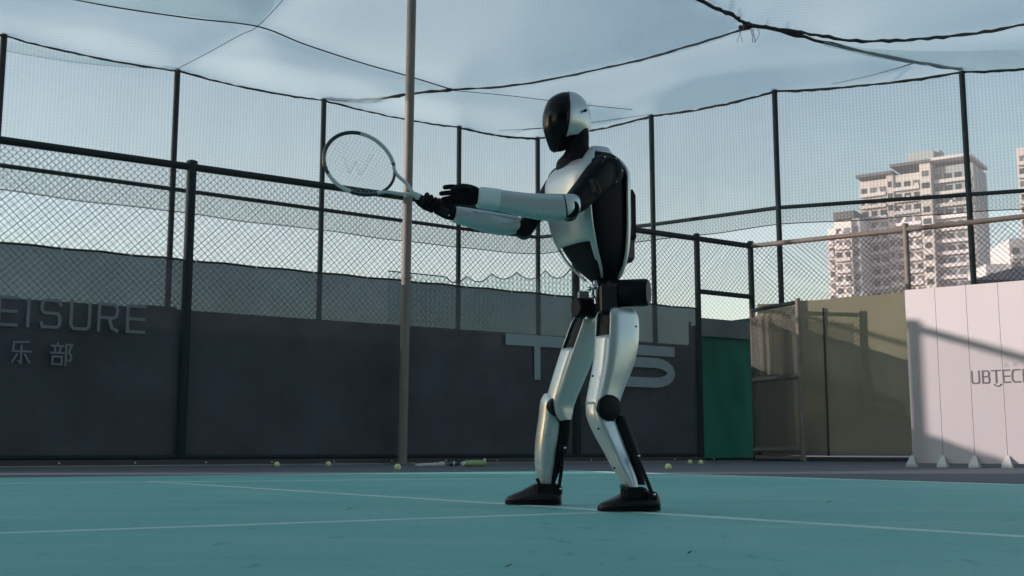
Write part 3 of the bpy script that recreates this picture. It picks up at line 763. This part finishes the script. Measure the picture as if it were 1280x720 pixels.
# head
HY = math.radians(36)
HR = [(711, 117.2, YC, .010, .008), (709.5, 120, YC, .044, .036), (708.5, 127, YC, .075, .060), (708.5, 137, YC, .092, .074), (708, 149, YC, .100, .079), (707.5, 160, YC, .097, .076), (706, 170, YC, .083, .066), (702.5, 180, YC, .058, .048), (698.5, 187, YC, .032, .030), (697, 189.5, YC, .008, .010)]
head = col_loft(HR, 2.2, HY, N=40, k=4, off=-.004).build('head', black, robot)
col_loft(HR, 2.2, HY, N=72, k=6, keep=lambda th, s: abs(ang(th)) < 1.12 and s > .04).build('visor', visor_m, head, solid=.004)
def helm_keep(th, s):
    a = abs(ang(th))
    lim = .72 - .16 * max(0, (a - 1.2) / 1.9)
    return a > 1.16 and s < lim or (s < .05 and a > .9)
col_loft(HR, 2.2, HY, N=144, k=14, off=.001, keep=helm_keep).build('helmet_shell', shell, head, solid=.006)
fh, lh = axes(HY)
m = MB(); ec = P(716, 144, YC) + lh * .074; m.cyl(ec, ec + lh * .012, .006, 12); m.build('sensor', black, head)
# neck
col_loft([(720, 160, YC, .050, .050), (722, 172, YC, .046, .048), (722, 184, YC, .045, .050), (722, 193, YC, .056, .066), (720, 202, YC, .075, .085), (722, 213, YC, .085, .10)], 2.1, N=28).build('neck', black2, robot)

# waist and hip drive units
m = MB(); m.cyl(P(752, 344, YC), P(750, 386, YC), .036, 18); m.build('waist_joint', black, robot)
m = MB(); m.bevbox(P(748, 383, YC), F * .060, Lx * .10, UZ * .034, .3); m.build('pelvis', black, robot, smooth=False)
m = MB(); c0 = P(764, 367, YC - .10); c1 = P(811, 365.5, YC - .15)
m.tube([c0, c0 + (c1 - c0) * .06, c0 + (c1 - c0) * .93, c1], [.048, .054, .054, .048], 28); m.build('hip_motor', black, robot)
m = MB(); m.bevbox(P(760, 375, YC - .12), V(.034, 0, 0), V(0, .05, 0), UZ * .058, .18); m.build('hip_bracket', mat('dark_grey_metal', (.016, .016, .020), .45, spec=.3), robot, smooth=False)
c0 = P(742, 386, YC - .02); m = MB(); m.cyl(c0, c0 + F * .085, .040, 22, .006); m.build('hip_motor', black, robot)
c0 = P(742, 386, YC + .10); m = MB(); m.cyl(c0, c0 + F * .085, .040, 22, .006); m.build('hip_motor', black, robot)
m = MB(); c0 = P(764, 367, YC + .12); c1 = P(803, 366, YC + .10); m.tube([c0, c0 + (c1 - c0) * .06, c0 + (c1 - c0) * .93, c1], [.048, .054, .054, .048], 24); m.build('hip_motor', black, robot)
m = MB(); m.bevbox(P(729, 370, YC + .02), V(.022, 0, 0), V(0, .03, 0), UZ * .017, .2); m.build('controller_box', mat('grey_metal', (.20, .22, .24), .45, metal=.5), robot, smooth=False)
for (px, py, rr2) in ((737, 361, .009), (743, 359, .011), (741, 371, .010), (734, 398, .009), (760, 393, .009), (771, 353, .006)):
    m = MB(); m.sphere(P(px, py, YC - .11), rr2, 10, 6); m.build('screw', steel, robot)
tb([P(744, 352, YC - .07), P(746, 364, YC - .09), P(745, 380, YC - .09)], .009, 'linkage', steel, robot)
tb([P(765, 345, YC - .03), P(772, 352, YC - .06), P(779, 360, YC - .08)], .007, 'linkage', black, robot)

# legs
def leg(side, TH, SH, knee, kneeR, calf, rods, footspec, cut):
    nm = 'left' if side > 0 else 'right'
    core = col_loft(TH, 3.4, off=-.010, N=36).build('thigh_core', black, robot)
    def kp(th, s):
        a = abs(ang(th))
        if s < cut and a < .72: return False
        if s > .74 and a < .42: return False
        return True
    col_loft(TH, 3.4, N=64, k=6, keep=kp).build('thigh', shell, robot, solid=.006)
    gk = [(r_[0] + 1.5, r_[1] + 2.5, *r_[2:]) for r_ in TH[-4:]]
    col_loft(gk, 3.4, off=-.002, N=36).build('knee_gasket', black2, robot)
    sh = col_loft(SH, 3.2, N=40, k=5).build('shin', shell, robot)
    # recess at the front of the knee
    kc = P(*knee)
    m = MB(); m.cyl(kc - Lx * (kneeR[1] - .012), kc + Lx * (kneeR[1] - .012), kneeR[0] * .93, 24); m.build('knee_joint', black, robot)
    if side > 0:
        m = MB(); e = kc + Lx * (kneeR[1] + .003); m.tube([e - Lx * .012, e + Lx * .002, e + Lx * .006], [kneeR[0], kneeR[0], kneeR[0] * .86], 30); m.build('knee_cap', black, robot)
    path = [P(*c[:3]) for c in calf]; m = MB(); m.rings([ering(p_, F * c[3], Lx * c[4], 3, 20) for p_, c in zip(path, calf)]); m.build('calf_actuator', black, robot)
    for rd in rods: tb([P(*x) for x in rd], .0075, 'ankle_rod', black, robot)
    for rd in rods:
        for x in (rd[0], rd[-1]):
            m = MB(); c = P(*x); m.cyl(c - Lx * .010, c + Lx * .013, .0105, 14); jo = m.build('rod_end', black, robot)
            m = MB(); m.sphere(c + Lx * .013, .006, 10, 6); m.build('bolt', steel, jo)
def foot(heel_px, toe_px, Yb, yaw, hgt):
    """sole from heel to toe on the ground"""
    hq = G(*heel_px); tq = G(*toe_px); hq.z = tq.z = 0.006
    f = (tq - hq); Lg = f.length; f.normalize(); l = Vector((-f.y, f.x, 0))
    rows = [(-.02, .040, .030, .045), (.03, .050, .036, .058), (.14, .056, .042, .066), (.30, .058, .043, .068), (.45, .058, .041, .068), (.58, .056, .034, .056), (.72, .053, .026, .042), (.86, .045, .019, .031), (.95, .032, .014, .023), (1.0, .018, .008, .014)]
    mb_ = MB(); rings = []
    for (s, w, hz, zc_) in catmull(rows, 3):
        zt = zc_ + hz * .35; c = hq + f * (Lg * s); ring = []
        for k in range(24):
            a = 2 * math.pi * k / 24; x = spow(math.cos(a), .62) * w; z = spow(math.sin(a), .62)
            ring.append(c + l * x * (1 - .18 * max(0, z)) + UZ * (.006 + (z * .5 + .5) * zt * hgt))
        rings.append(ring)
    mb_.rings(rings); o = mb_.build('foot', shoe_m, robot)
    so = MB(); rings = []
    for (s, w, hz, zc_) in catmull(rows, 3):
        c = hq + f * (Lg * s); rings.append([c + l * (w + .003) * spow(math.cos(2 * math.pi * k / 16), .5) + UZ * (.007 + .006 * spow(math.sin(2 * math.pi * k / 16), .5)) for k in range(16)])
    so.rings(rings); so.build('sole', black2, o)
    return hq, f, l
# left (near) leg
LTH = [(771, 388, 4.44, .052, .048), (771, 393, 4.44, .068, .058), (771.5, 405, 4.44, .074, .062), (770.5, 430, 4.43, .074, .062), (766, 458, 4.42, .067, .060), (758, 485, 4.41, .056, .058), (753, 505, 4.40, .050, .056), (753.5, 517, 4.40, .042, .054), (755, 526, 4.40, .022, .050)]
LSH = [(749, 496, 4.40, .030, .040), (748.5, 506, 4.40, .042, .047), (750, 520, 4.395, .046, .049), (758, 540, 4.39, .046, .048), (768, 562, 4.385, .040, .044), (778, 584, 4.37, .034, .039), (786, 600, 4.36, .026, .033), (790, 611, 4.35, .018, .027)]
leg(1, LTH, LSH, (751.5, 510, 4.40), (.051, .058), [(772, 520, 4.40, .022, .034), (779, 538, 4.39, .024, .034), (789, 562, 4.38, .022, .03), (797, 588, 4.37, .014, .022), (802, 606, 4.36, .010, .018)],
    [[(796, 570, 4.33), (806, 594, 4.31), (815.5, 618, 4.30)]], None, .34)
hq, ff, ll = foot((820.5, 640.2), (748.5, 641.0), 4.34, YAW, .90)
m = MB(); m.bevbox(P(792, 616, 4.345), ff * .045, ll * .032, UZ * .022, .3); m.build('ankle_joint', black, robot, smooth=False)
m = MB(); m.bevbox(P(782, 611, 4.33), (ff * .6 + UZ * .5).normalized() * .022, ll * .02, (UZ * .6 - ff * .5).normalized() * .008, .3); m.build('ankle_guard', mat('teal_black_plastic', (.012, .03, .035), .4), robot, smooth=False)
m = MB(); m.bevbox(P(814, 620, 4.33), ff * .018, ll * .03, UZ * .016, .3); m.build('heel_clevis', black, robot, smooth=False)
# right (far) leg
RTH = [(737, 394, 4.66, .046, .050), (735, 404, 4.66, .058, .056), (730, 420, 4.67, .062, .058), (721, 445, 4.68, .060, .058), (712, 470, 4.69, .056, .056), (704, 492, 4.70, .050, .054), (700, 506, 4.71, .045, .052), (700, 517, 4.71, .036, .050), (702, 525, 4.71, .020, .046)]
RSH = [(691, 492, 4.72, .028, .040), (688.5, 502, 4.72, .036, .046), (687.5, 520, 4.73, .040, .048), (684, 545, 4.74, .040, .047), (681.5, 568, 4.75, .037, .045), (680.5, 588, 4.76, .030, .040), (681.5, 601, 4.77, .020, .033), (683, 609, 4.77, .014, .026)]
leg(-1, RTH, RSH, (693, 508, 4.71), (.047, .054), [(704, 522, 4.72, .020, .034), (704, 540, 4.74, .024, .034), (700, 565, 4.75, .024, .032), (693, 590, 4.76, .016, .024), (689, 606, 4.77, .010, .018)],
    [[(704, 560, 4.71), (702, 586, 4.72), (698.5, 611, 4.73)]], None, .34)
hq, ff, ll = foot((700, 632.4), (632, 632.0), 4.77, YAW, 1.0)
m = MB(); m.bevbox(P(684, 611, 4.76), ff * .05, ll * .034, UZ * .022, .3); m.build('ankle_joint', black, robot, smooth=False)
m = MB(); m.bevbox(P(696, 614, 4.75), ff * .022, ll * .03, UZ * .018, .3); m.build('heel_clevis', black, robot, smooth=False)
tb([P(671, 598, 4.74), P(675, 606, 4.74), P(679, 612, 4.74)], .007, 'ankle_rod', black, robot)

for (px, py, Y) in ((795, 408, 4.40), (770, 398, 4.365), (741, 470, 4.36), (748, 536, 4.335), (768, 585, 4.32)):
    m = MB(); m.cyl(P(px, py, Y + .004), P(px, py, Y - .001), .0042, 10); m.build('screw', black2, robot)
# left (near) arm
m = MB(); m.sphere(P(754, 216, 4.405), .072, 24, 14, (1, .9, 1.0)); m.build('shoulder', black, robot)
path_loft([(757, 212, 4.39, .058, .050), (748, 222, 4.36, .060, .052), (735, 236, 4.325, .052, .048), (722, 250, 4.29, .046, .044), (712, 258, 4.27, .040, .040)], 2.8).build('upper_arm', black, robot)
sc_ = P(752, 216, 4.40)
for rr_, dd in ((.060, .058), (.046, .068)):
    m = MB(); m.tube([sc_ + Lx * dd + (F * math.cos(t) + UZ * math.sin(t)) * rr_ for t in np.linspace(0, 2 * math.pi, 33)], .004, 6); m.build('shoulder_ring', mat('dark_grey_metal', (.016, .016, .020), .45, spec=.3), robot)
for t in np.linspace(0, 2 * math.pi, 7)[:-1]:
    m = MB(); m.sphere(sc_ + Lx * .066 + (F * math.cos(t) + UZ * math.sin(t)) * .053, .0038, 8, 5); m.build('screw', steel, robot)
m = MB(); c = P(738, 236, 4.285); m.bevbox(c, V(.03, -.012, .012), V(0.004, .010, 0), V(-.012, 0, .03), .3); m.build('arm_cover', mat('brown_black_metal', (.022, .016, .015), .4, spec=.3), robot, smooth=False)
m = MB(); c = P(741, 211, 4.325); m.bevbox(c, V(.012, 0, .012), V(0, .006, 0), V(-.003, 0, .003), .2); m.build('shoulder_badge', steel, robot, smooth=False)
m = MB(); c = P(712, 263, 4.26); m.cyl(c - V(.0, .045, 0), c + V(0, .045, 0), .036, 22, .005); m.build('elbow', black, robot)
FA = [(722, 256, 4.265, .030, .034), (716, 256.5, 4.26, .042, .043), (704, 259, 4.25, .049, .047), (690, 259.5, 4.24, .051, .047), (665, 257.5, 4.22, .046, .043), (640, 253.5, 4.20, .0415, .040), (622, 250, 4.185, .038, .038)]
path_loft(FA, 3.2, N=48, k=8, keep=lambda th, s: not (.335 < s < .352)).build('forearm', shell, robot)
path_loft(FA, 3.2, N=32, off=-.003).build('forearm_core', black, robot)
path_loft([(623, 250, 4.186, .0405, .040), (612, 248.6, 4.178, .0405, .040), (600, 247, 4.168, .039, .038), (597, 246.6, 4.166, .034, .034)], 2.8, N=28).build('wrist_cuff', cuff_m, robot)
def finger(chain_px, r0, r1, parent, name='finger', m=black2):
    pp = catmull([(a, c, d) for a, c, d in chain_px], 4); n_ = len(pp)
    q = [P(*x) for x in pp]; rs = [r0 + (r1 - r0) * i / (n_ - 1) for i in range(n_)]; rs[-1] *= .55; rs[0] *= .9
    b_ = MB(); b_.tube(q, rs, 10); return b_.build(name, m, parent)
lhand = path_loft([(599, 246.5, 4.166, .026, .018), (593, 245, 4.163, .036, .020), (583, 243.5, 4.158, .041, .020), (573, 243, 4.153, .040, .018), (568, 242.5, 4.15, .034, .014)], 3.0).build('hand', black2, robot)
finger([(574, 234.5, 4.150), (563, 233.5, 4.142), (553.5, 234.5, 4.138)], .0105, .0085, lhand)
finger([(573, 240.5, 4.148), (561, 241, 4.138), (549, 242.2, 4.132)], .0105, .0085, lhand)
finger([(573, 246.5, 4.150), (562, 247.5, 4.140), (551.5, 249.5, 4.136)], .0105, .0085, lhand)
finger([(574, 252, 4.154), (564, 253.5, 4.146), (555, 255, 4.142)], .0100, .008, lhand)
finger([(588, 238, 4.15), (579, 233, 4.11), (570, 236, 4.085), (564, 240, 4.08)], .012, .0095, lhand, 'thumb')

# right (far) arm
m = MB(); m.sphere(P(703, 226, 4.70), .062, 20, 12); m.build('shoulder', black, robot)
m = MB(); m.sphere(P(689, 232, 4.66), .030, 16, 10, (.8, 1, 1.3)); m.build('shoulder_joint', mat('dark_grey_metal', (.016, .016, .020), .45, spec=.3), robot)
for (px, py, r_) in ((686, 224, .008), (690, 236, .008)):
    m = MB(); m.sphere(P(px, py, 4.625), r_, 10, 6); m.build('screw', steel, robot)
path_loft([(700, 226, 4.68, .050, .048), (690, 240, 4.66, .044, .042), (676, 259, 4.63, .038, .038), (664, 274, 4.60, .036, .036), (655, 287, 4.585, .034, .034), (651, 293, 4.58, .022, .026)], 2.8).build('upper_arm', black, robot)
m = MB(); c = P(655, 287, 4.58); m.cyl(c - V(0, .042, 0), c + V(0, .042, 0), .036, 20, .005); m.build('elbow', black, robot)
path_loft([(650, 282, 4.575, .026, .030), (645, 281.5, 4.57, .034, .038), (630, 281, 4.555, .042, .043), (610, 277.5, 4.53, .042, .042), (588, 272.5, 4.51, .037, .038), (571, 268.5, 4.495, .032, .034), (567, 267.5, 4.49, .028, .030)], 3.2, N=32).build('forearm', shell, robot)
tb([P(646, 273.5, 4.53), P(620, 268.8, 4.50), P(592, 265, 4.475)], .0035, 'trim_strip', steel, robot)
rhand = path_loft([(569, 269, 4.492, .024, .022), (562, 265, 4.485, .032, .024), (552, 259.5, 4.477, .034, .026), (544, 255, 4.47, .028, .022)], 2.8).build('hand', black2, robot)
# racket: handle axis and head plane
GR0, GR1 = P(556, 264, 4.455), P(524, 246.5, 4.43)
axis = (GR1 - GR0).normalized()
grip_c = lambda t: GR0 + (GR1 - GR0) * t
side = axis.cross(V(0, -1, 0)).normalized(); outw = side.cross(axis).normalized()
for i, t in enumerate((.28, .45, .62, .78)):
    c = grip_c(t); b_ = MB(); pts_ = []
    for a in np.linspace(-1.2, 3.3, 10):
        pts_.append(c + outw * (.0245 * math.cos(a)) * (1 if outw.y < 0 else -1) + side * (.0245 * math.sin(a)) + axis * .003 * math.sin(a))
    b_.tube(pts_, [.0095] * 8 + [.0085, .006], 10); b_.build('finger', black2, rhand)
c = grip_c(.88); b_ = MB()
b_.tube([grip_c(.35) - side * .020 - outw * .0, grip_c(.65) - side * .024, grip_c(.9) - side * .022, grip_c(1.05) - side * .018], [.012, .012, .0105, .007], 10); b_.build('thumb', black2, rhand)
m = MB(); m.sphere(P(561, 269, 4.455), .005, 8, 5); m.build('screw', steel, robot)

# ------------------------------------------------------------------ racket
rk = empty('tennis_racket', tuple(grip_c(.5)), 'black and silver tennis racket held out in the robot hand', 'tennis racket')
m = MB(); m.tube([grip_c(-.12), grip_c(-.06), grip_c(.0), grip_c(1.0)], [.014, .018, .0155, .0145], 8); m.build('grip', mat('black_overgrip', (.014, .015, .016), .8), rk)
tipP = P(409.5, 181.5, 4.36); brP = P(489.5, 229, 4.405)
hc = (tipP + brP) / 2; ha = (tipP - brP) / 2; hb_dir = ha.cross(V(0, -1, 0)).normalized()
halfw = .1155
hn = ha.cross(hb_dir).normalized()
def hp(t): # hoop point, slightly egg-shaped
    return hc + ha * math.cos(t) + hb_dir * (halfw * math.sin(t) * (1 + .05 * math.cos(t)))
t_open = 0.62
main = [hp(t) for t in np.linspace(-math.pi + t_open, math.pi - t_open, 60)]
m = MB(); m.tube(main, .0078, 8); m.build('frame', racket_dark, rk)
tl, tr_ = main[0], main[-1]; shaft = P(517, 242.5, 4.425)
for e in (tl, tr_):
    d0 = (main[0] - main[1]) if e is tl else (main[-1] - main[-2])
    q = [e - d0.normalized() * .01, e + d0.normalized() * .03, lerp(e, shaft, .62), shaft + (e - shaft) * .10, shaft + (GR1 - shaft) * .3]
    m = MB(); m.tube([Vector(x) for x in catmull([tuple(v) for v in q], 5)], .0072, 8); m.build('throat', racket_silver, rk)
m = MB(); m.tube([hp(t) for t in np.linspace(math.pi - t_open, math.pi + t_open, 16)], .0062, 8); m.build('bridge', racket_dark, rk)
m = MB(); m.tube([lerp(GR1, shaft, -.1), lerp(GR1, shaft, .3), shaft], [.0155, .0135, .0115], 10); m.build('shaft', racket_silver, rk)
m = MB(); m.tube([hp(t) for t in np.linspace(1.15, 2.42, 16)], .0081, 8); m.build('frame_decal', racket_silver, rk)
m = MB(); m.tube([hp(t) for t in np.linspace(-1.75, -.95, 12)], .0081, 8); m.build('frame_decal', racket_silver, rk)
st = MB(); La = ha.length
for i in range(-8, 9):
    s = i / 9 * halfw * .98; k = math.sqrt(max(0, 1 - (s / halfw) ** 2))
    st.tube([hc + hb_dir * s - ha * k * .97, hc + hb_dir * s + ha * k * .97], .00045, 4, False)
for i in range(-9, 10):
    s = i / 10 * .98; k = math.sqrt(max(0, 1 - s * s))
    st.tube([hc + ha * s - hb_dir * halfw * k * .97, hc + ha * s + hb_dir * halfw * k * .97], .00045, 4, False)
st.build('strings', string_m, rk, smooth=False, kind='stuff')
lg = MB()
def lp(x, y): return hc + V(1, 0, 0) * x + UZ * y + hn * (.004 if hn.y < 0 else -.004)
for a_, b2 in (((-.07, .03), (-.045, -.035)), ((-.045, -.035), (-.02, .01)), ((-.02, .01), (.0, -.045)), ((.0, -.045), (.045, .035))):
    for o_ in (0, .007):
        A_, B_ = lp(a_[0] + o_, a_[1]), lp(b2[0] + o_, b2[1])
        for s0 in np.arange(0, 1, .16): lg.tube([lerp(A_, B_, s0), lerp(A_, B_, s0 + .10)], .0007, 4)
lg.build('string_stencil', red_print, rk, smooth=False)

# ------------------------------------------------------------------ distant buildings
pink = mat('pink_beige_render', (.56, .51, .50), .9, var=.08, scale=.1)
cream = mat('cream_render', (.58, .55, .52), .9, var=.08, scale=.1)
bluegrey = mat('blue_grey_shade_render', (.34, .38, .40), .9, var=.08, scale=.1)  # shade on the tower's right bay and end is put into this colour
glass = mat('dark_window_glass', (.025, .034, .042), .15)
glass2 = mat('curtained_window_glass', (.11, .12, .125), .25)
slab_m = mat('white_balcony_edge', (.60, .58, .58), .8)
roofgrey = mat('grey_roof', (.10, .10, .11), .8)
def tower(name, base, r, n, blocks, label, storey=2.95, zmin=28.0):
    """blocks: x0, x1, depth offset, depth, height, material, cols, style"""
    o = empty(name, base, label, 'building')
    shared = {}
    for (x0, x1, d0, dp, H_, mt, cols, style) in blocks:
        c = base + r * ((x0 + x1) / 2) - n * (d0 + dp / 2)
        b_ = MB(); b_.box(c + UZ * H_ / 2, r * ((x1 - x0) / 2), n * (dp / 2), UZ * (H_ / 2)); b_.build('wall', mt, o, smooth=False)
        nf = int((H_ - zmin) / storey)
        for k in range(nf):
            zf = H_ - 1.2 - storey * (k + 1)
            front = base - n * d0
            if 'b' in style:
                b_ = MB(); b_.box(front + r * ((x0 + x1) / 2) + n * .55 + UZ * (zf + .35), r * ((x1 - x0) / 2 - .25), n * .55, UZ * .42); b_.build('balcony', slab_m, o, smooth=False)
            w = (x1 - x0) / cols
            if 'b' in style and random.random() < .7:
                b_ = MB(); b_.box(front + r * (x0 + random.uniform(.15, .85) * (x1 - x0)) + n * .25 + UZ * (zf + 1.2), r * .42, n * .22, UZ * .3); b_.build('air_conditioner', slab_m, o, smooth=False)
            for j in range(cols):
                gm = random.choice((0, 0, 1)); ww = w * (.36 if (j + k) % 3 else .30); hh = .85 if 'b' in style else .7
                key = (round(ww, 2), hh, gm)
                if key not in shared:
                    b_ = MB(); b_.box(V(0, 0, 0), r * ww, n * .06, UZ * hh); wo = b_.build('window', glass2 if gm else glass, o, smooth=False); shared[key] = wo.data
                    wo.location = front + r * (x0 + w * (j + .5)) + UZ * (zf + 1.45) + n * .03
                else:
                    wo = bpy.data.objects.new('window', shared[key]); col.objects.link(wo); wo.parent = o; wo.matrix_parent_inverse = Matrix.Translation(-Vector(o.location))
                    wo.location = front + r * (x0 + w * (j + .5)) + UZ * (zf + 1.45) + n * .03
    return o
th = math.radians(-35); rB = Vector((math.cos(th), math.sin(th), 0)); nB = Vector((math.sin(th), -math.cos(th), 0))
if nB.y > 0: nB = -nB
ZB = 273.0
bl = P(1074, 230, ZB + 7); KT = P(1150, 191, ZB).z / 75.0; bl.z = 0
tw = tower('apartment_tower', bl, rB, nB, [
    (0.0, 7.0, 0, 15, 69.0 * KT, pink, 3, 'b'), (7.0, 8.6, -.8, 15, 70.0 * KT, pink, 1, ''), (8.6, 15.2, -.3, 15, 69.5 * KT, cream, 3, 'b'),
    (15.2, 17.8, -1.2, 16, 71.5 * KT, cream, 1, ''), (17.8, 27.0, 1.2, 14, 70.5 * KT, bluegrey, 4, 'b')], 'tall pinkish balconied apartment tower beyond the netting')
b = MB(); b.box(bl + rB * 14 - nB * 8 + UZ * 73.6 * KT, rB * 3.4, nB * 4, UZ * 2.2); b.box(bl + rB * 17.2 - nB * 8 + UZ * 73.0 * KT, rB * 1.2, nB * 2, UZ * 3.2); b.build('roof_plant', bluegrey, tw, smooth=False)
for (x0, x1, h_) in ((-.3, 8.8, 70.2), (8.3, 18.2, 71.8), (17.6, 27.3, 72.0)):
    b = MB(); b.box(bl + rB * ((x0 + x1) / 2) - nB * 7 + UZ * h_ * KT, rB * ((x1 - x0) / 2), nB * 8.8, UZ * .35); b.build('roof_slab', roofgrey if x0 < 17 else slab_m, tw, smooth=False)
for k in range(13):   # windows on the shaded end
    for j in range(2):
        b = MB(); b.box(bl + rB * 27.03 - nB * (5 + 6 * j) + UZ * (67 - 2.95 * k), rB * .05, nB * .7, UZ * .7); b.build('window', glass, tw, smooth=False)
bw = P(1034, 300, ZB + 3); bw.z = 0
tw2 = tower('apartment_block', bw, rB, nB, [(0, 2.0, .4, 12, 54.0, cream, 1, 'b'), (2.0, 6.2, -.4, 12, 55.5, cream, 2, 'b'), (6.2, 8.0, .6, 12, 56.0, bluegrey, 1, '')], 'cream balconied apartment block, lower neighbour of the pink tower')
b = MB(); b.box(bw + rB * 4 - nB * 5 + UZ * 57.2, rB * 2.6, nB * 4, UZ * .9); b.build('roof_plant', roofgrey, tw2, smooth=False)
b3 = P(1274, 250, 250); b3.z = 0
tower('apartment_tower', b3, rB, nB, [(0, 9, 0, 14, 67.5, pink, 3, 'b')], 'pinkish apartment tower cut by the frame, right of the low white block', zmin=34)
b4 = P(1233, 330, 225); b4.z = 0
tower('office_block', b4, Vector((1, -.1, 0)).normalized(), Vector((-.1, -1, 0)).normalized(), [(0, 4.6, .5, 12, 37.0, slab_m, 2, 'b'), (4.6, 9.5, 0, 12, 42.0, slab_m, 2, 'b')], 'low whitish block with banded floors, behind the grey pitched roof', zmin=26)
# dark hipped roof just beyond the fence
rc = P(1286, 561, 33); rc.z = 0
b = MB(); ap = rc + UZ * 5.55; ap2 = rc + V(1.6, 0, 0) + UZ * 5.55
e = [rc + V(-2.0, -1.6, 4.92), rc + V(4, -1.6, 4.92), rc + V(4, 2, 4.92), rc + V(-2.0, 2, 4.92)]
b.add([*e, ap, ap2, *[v - UZ * .12 for v in e]], [(0, 1, 5, 4), (1, 2, 5), (2, 3, 4, 5), (3, 0, 4), (0, 6, 7, 1), (1, 7, 8, 2), (2, 8, 9, 3), (3, 9, 6, 0), (6, 9, 8, 7)])
pav = tag(b.build('pavilion', roofgrey, smooth=False), 'grey hipped pavilion roof peeping over the white panel wall', 'pavilion')
for v in e:
    b = MB(); q = lerp(v, rc, .12); b.cyl((q.x, q.y, 0), (q.x, q.y, 4.9), .09, 10); b.build('column', roofgrey, pav)
# block added out of view on the left to shade the near court
hs = Vector((SUN_DIR.x, SUN_DIR.y, 0)).normalized(); hp_ = Vector((-hs.y, hs.x, 0))
if hp_.y < 0: hp_ = -hp_
c = hs * 64 + hp_ * (-9.0)
tower('shade_block', c + Vector((0, 0, 0)) - hp_ * 20, hp_, -hs, [(0, 40, 0, 12, 30.0, cream, 10, 'b')], 'long cream block added out of view to shade the near court', zmin=6)
tower('shade_tower', V(-16, -26, 0), V(1, 0, 0), V(0, 1, 0), [(0, 44, 0, 14, 38.0, mat('dark_brown_cladding', (.06, .055, .05), .6), 12, '')], 'dark tower added out of view behind the camera to cut the light', zmin=4)  # unseen tower, added to hold back sky light from behind
print('tris', sum(len(o.data.loop_triangles) if o.data.loop_triangles else len(o.data.polygons) for o in bpy.data.objects if o.type == 'MESH'))
# ------------------------------------------------------------------ net flaps: doubled cloth along the seams
def flap(up, lo_):
    m = MB(); n = 14; A_ = catmull(up, 7); B_ = catmull(lo_, 7); k = min(len(A_), len(B_)); vs = []; fs = []
    for i in range(k):
        a = on_roof(*A_[i], -.07); c = on_roof(*B_[i], -.09)
        for j in range(6):
            q = lerp(a, c, j / 5); vs.append(q - UZ * (.10 * math.sin(math.pi * j / 5) * math.sin(math.pi * i / (k - 1))))
    for i in range(k - 1):
        for j in range(5):
            a = i * 6 + j; fs.append((a, a + 1, a + 7, a + 6))
    m.add(vs, fs); m.build('net_flap', flap_net, roof)
flap_net = sheer('doubled_shade_net', (0.50, 0.60, 0.63), 0.40, (0.9, 1.0, 1.0), 0.7, noise=.05, nscale=2.0)
flap([(-40, 40), (0, 50), (110, 70), (222, 84)], [(-40, 54), (0, 62), (110, 79), (222, 88)])
flap([(1030, 52), (1090, 61), (1180, 64), (1300, 61)], [(1030, 58), (1110, 73), (1202, 88), (1300, 89)])
flap([(90, 0), (170, 12), (250, 22), (322, 32)], [(330, -30), (345, -10), (340, 10), (325, 30)])
# ------------------------------------------------------------------ scraps blown onto the court
for (px, py, a, lb) in ((1036, 628, .3, 'tiny dark leaf scrap between the far baseline and the long line right of the robot'), (862, 692, .8, 'tiny dark leaf scrap in front of the foot with the round black knee cap'), (437, 637, .1, 'tiny dark leaf scrap between the two converging white lines'), (636, 709, .2, 'largest looking dark leaf scrap, lying before the robot on open teal court')):
    q = G(px, py, .006); u = Vector((math.cos(a), math.sin(a), 0)); w = Vector((-u.y, u.x, 0)); L = .012 * (q.y / 4) ** .8
    m = MB(); m.add([q - u * L, q - w * L * .4 + UZ * .003, q + u * L + UZ * .006, q + w * L * .4 + UZ * .002, q + UZ * .004], [(0, 1, 4), (1, 2, 4), (2, 3, 4), (3, 0, 4)])
    tag(m.build('leaf_scrap', mat('dead_leaf', (.02, .02, .015), .8), solid=.001), lb, 'leaf', 'leaf scraps on the court')
# ------------------------------------------------------------------ haze
hz = bpy.data.materials.new('haze_air'); hz.use_nodes = True; nt = hz.node_tree
for n in list(nt.nodes): nt.nodes.remove(n)
ho = nt.nodes.new('ShaderNodeOutputMaterial'); pv = nt.nodes.new('ShaderNodeVolumePrincipled')
pv.inputs['Color'].default_value = (1.0, .90, .97, 1); pv.inputs['Density'].default_value = HAZE; pv.inputs['Anisotropy'].default_value = 0.0
nt.links.new(pv.outputs[0], ho.inputs['Volume'])
b = MB(); b.box((40, 180, 41), V(160, 0, 0), V(0, 250, 0), V(0, 0, 42)); h = b.build('haze', hz, smooth=False, kind='stuff')
tag(h, 'thin pale haze hanging over the city and the court', 'haze')
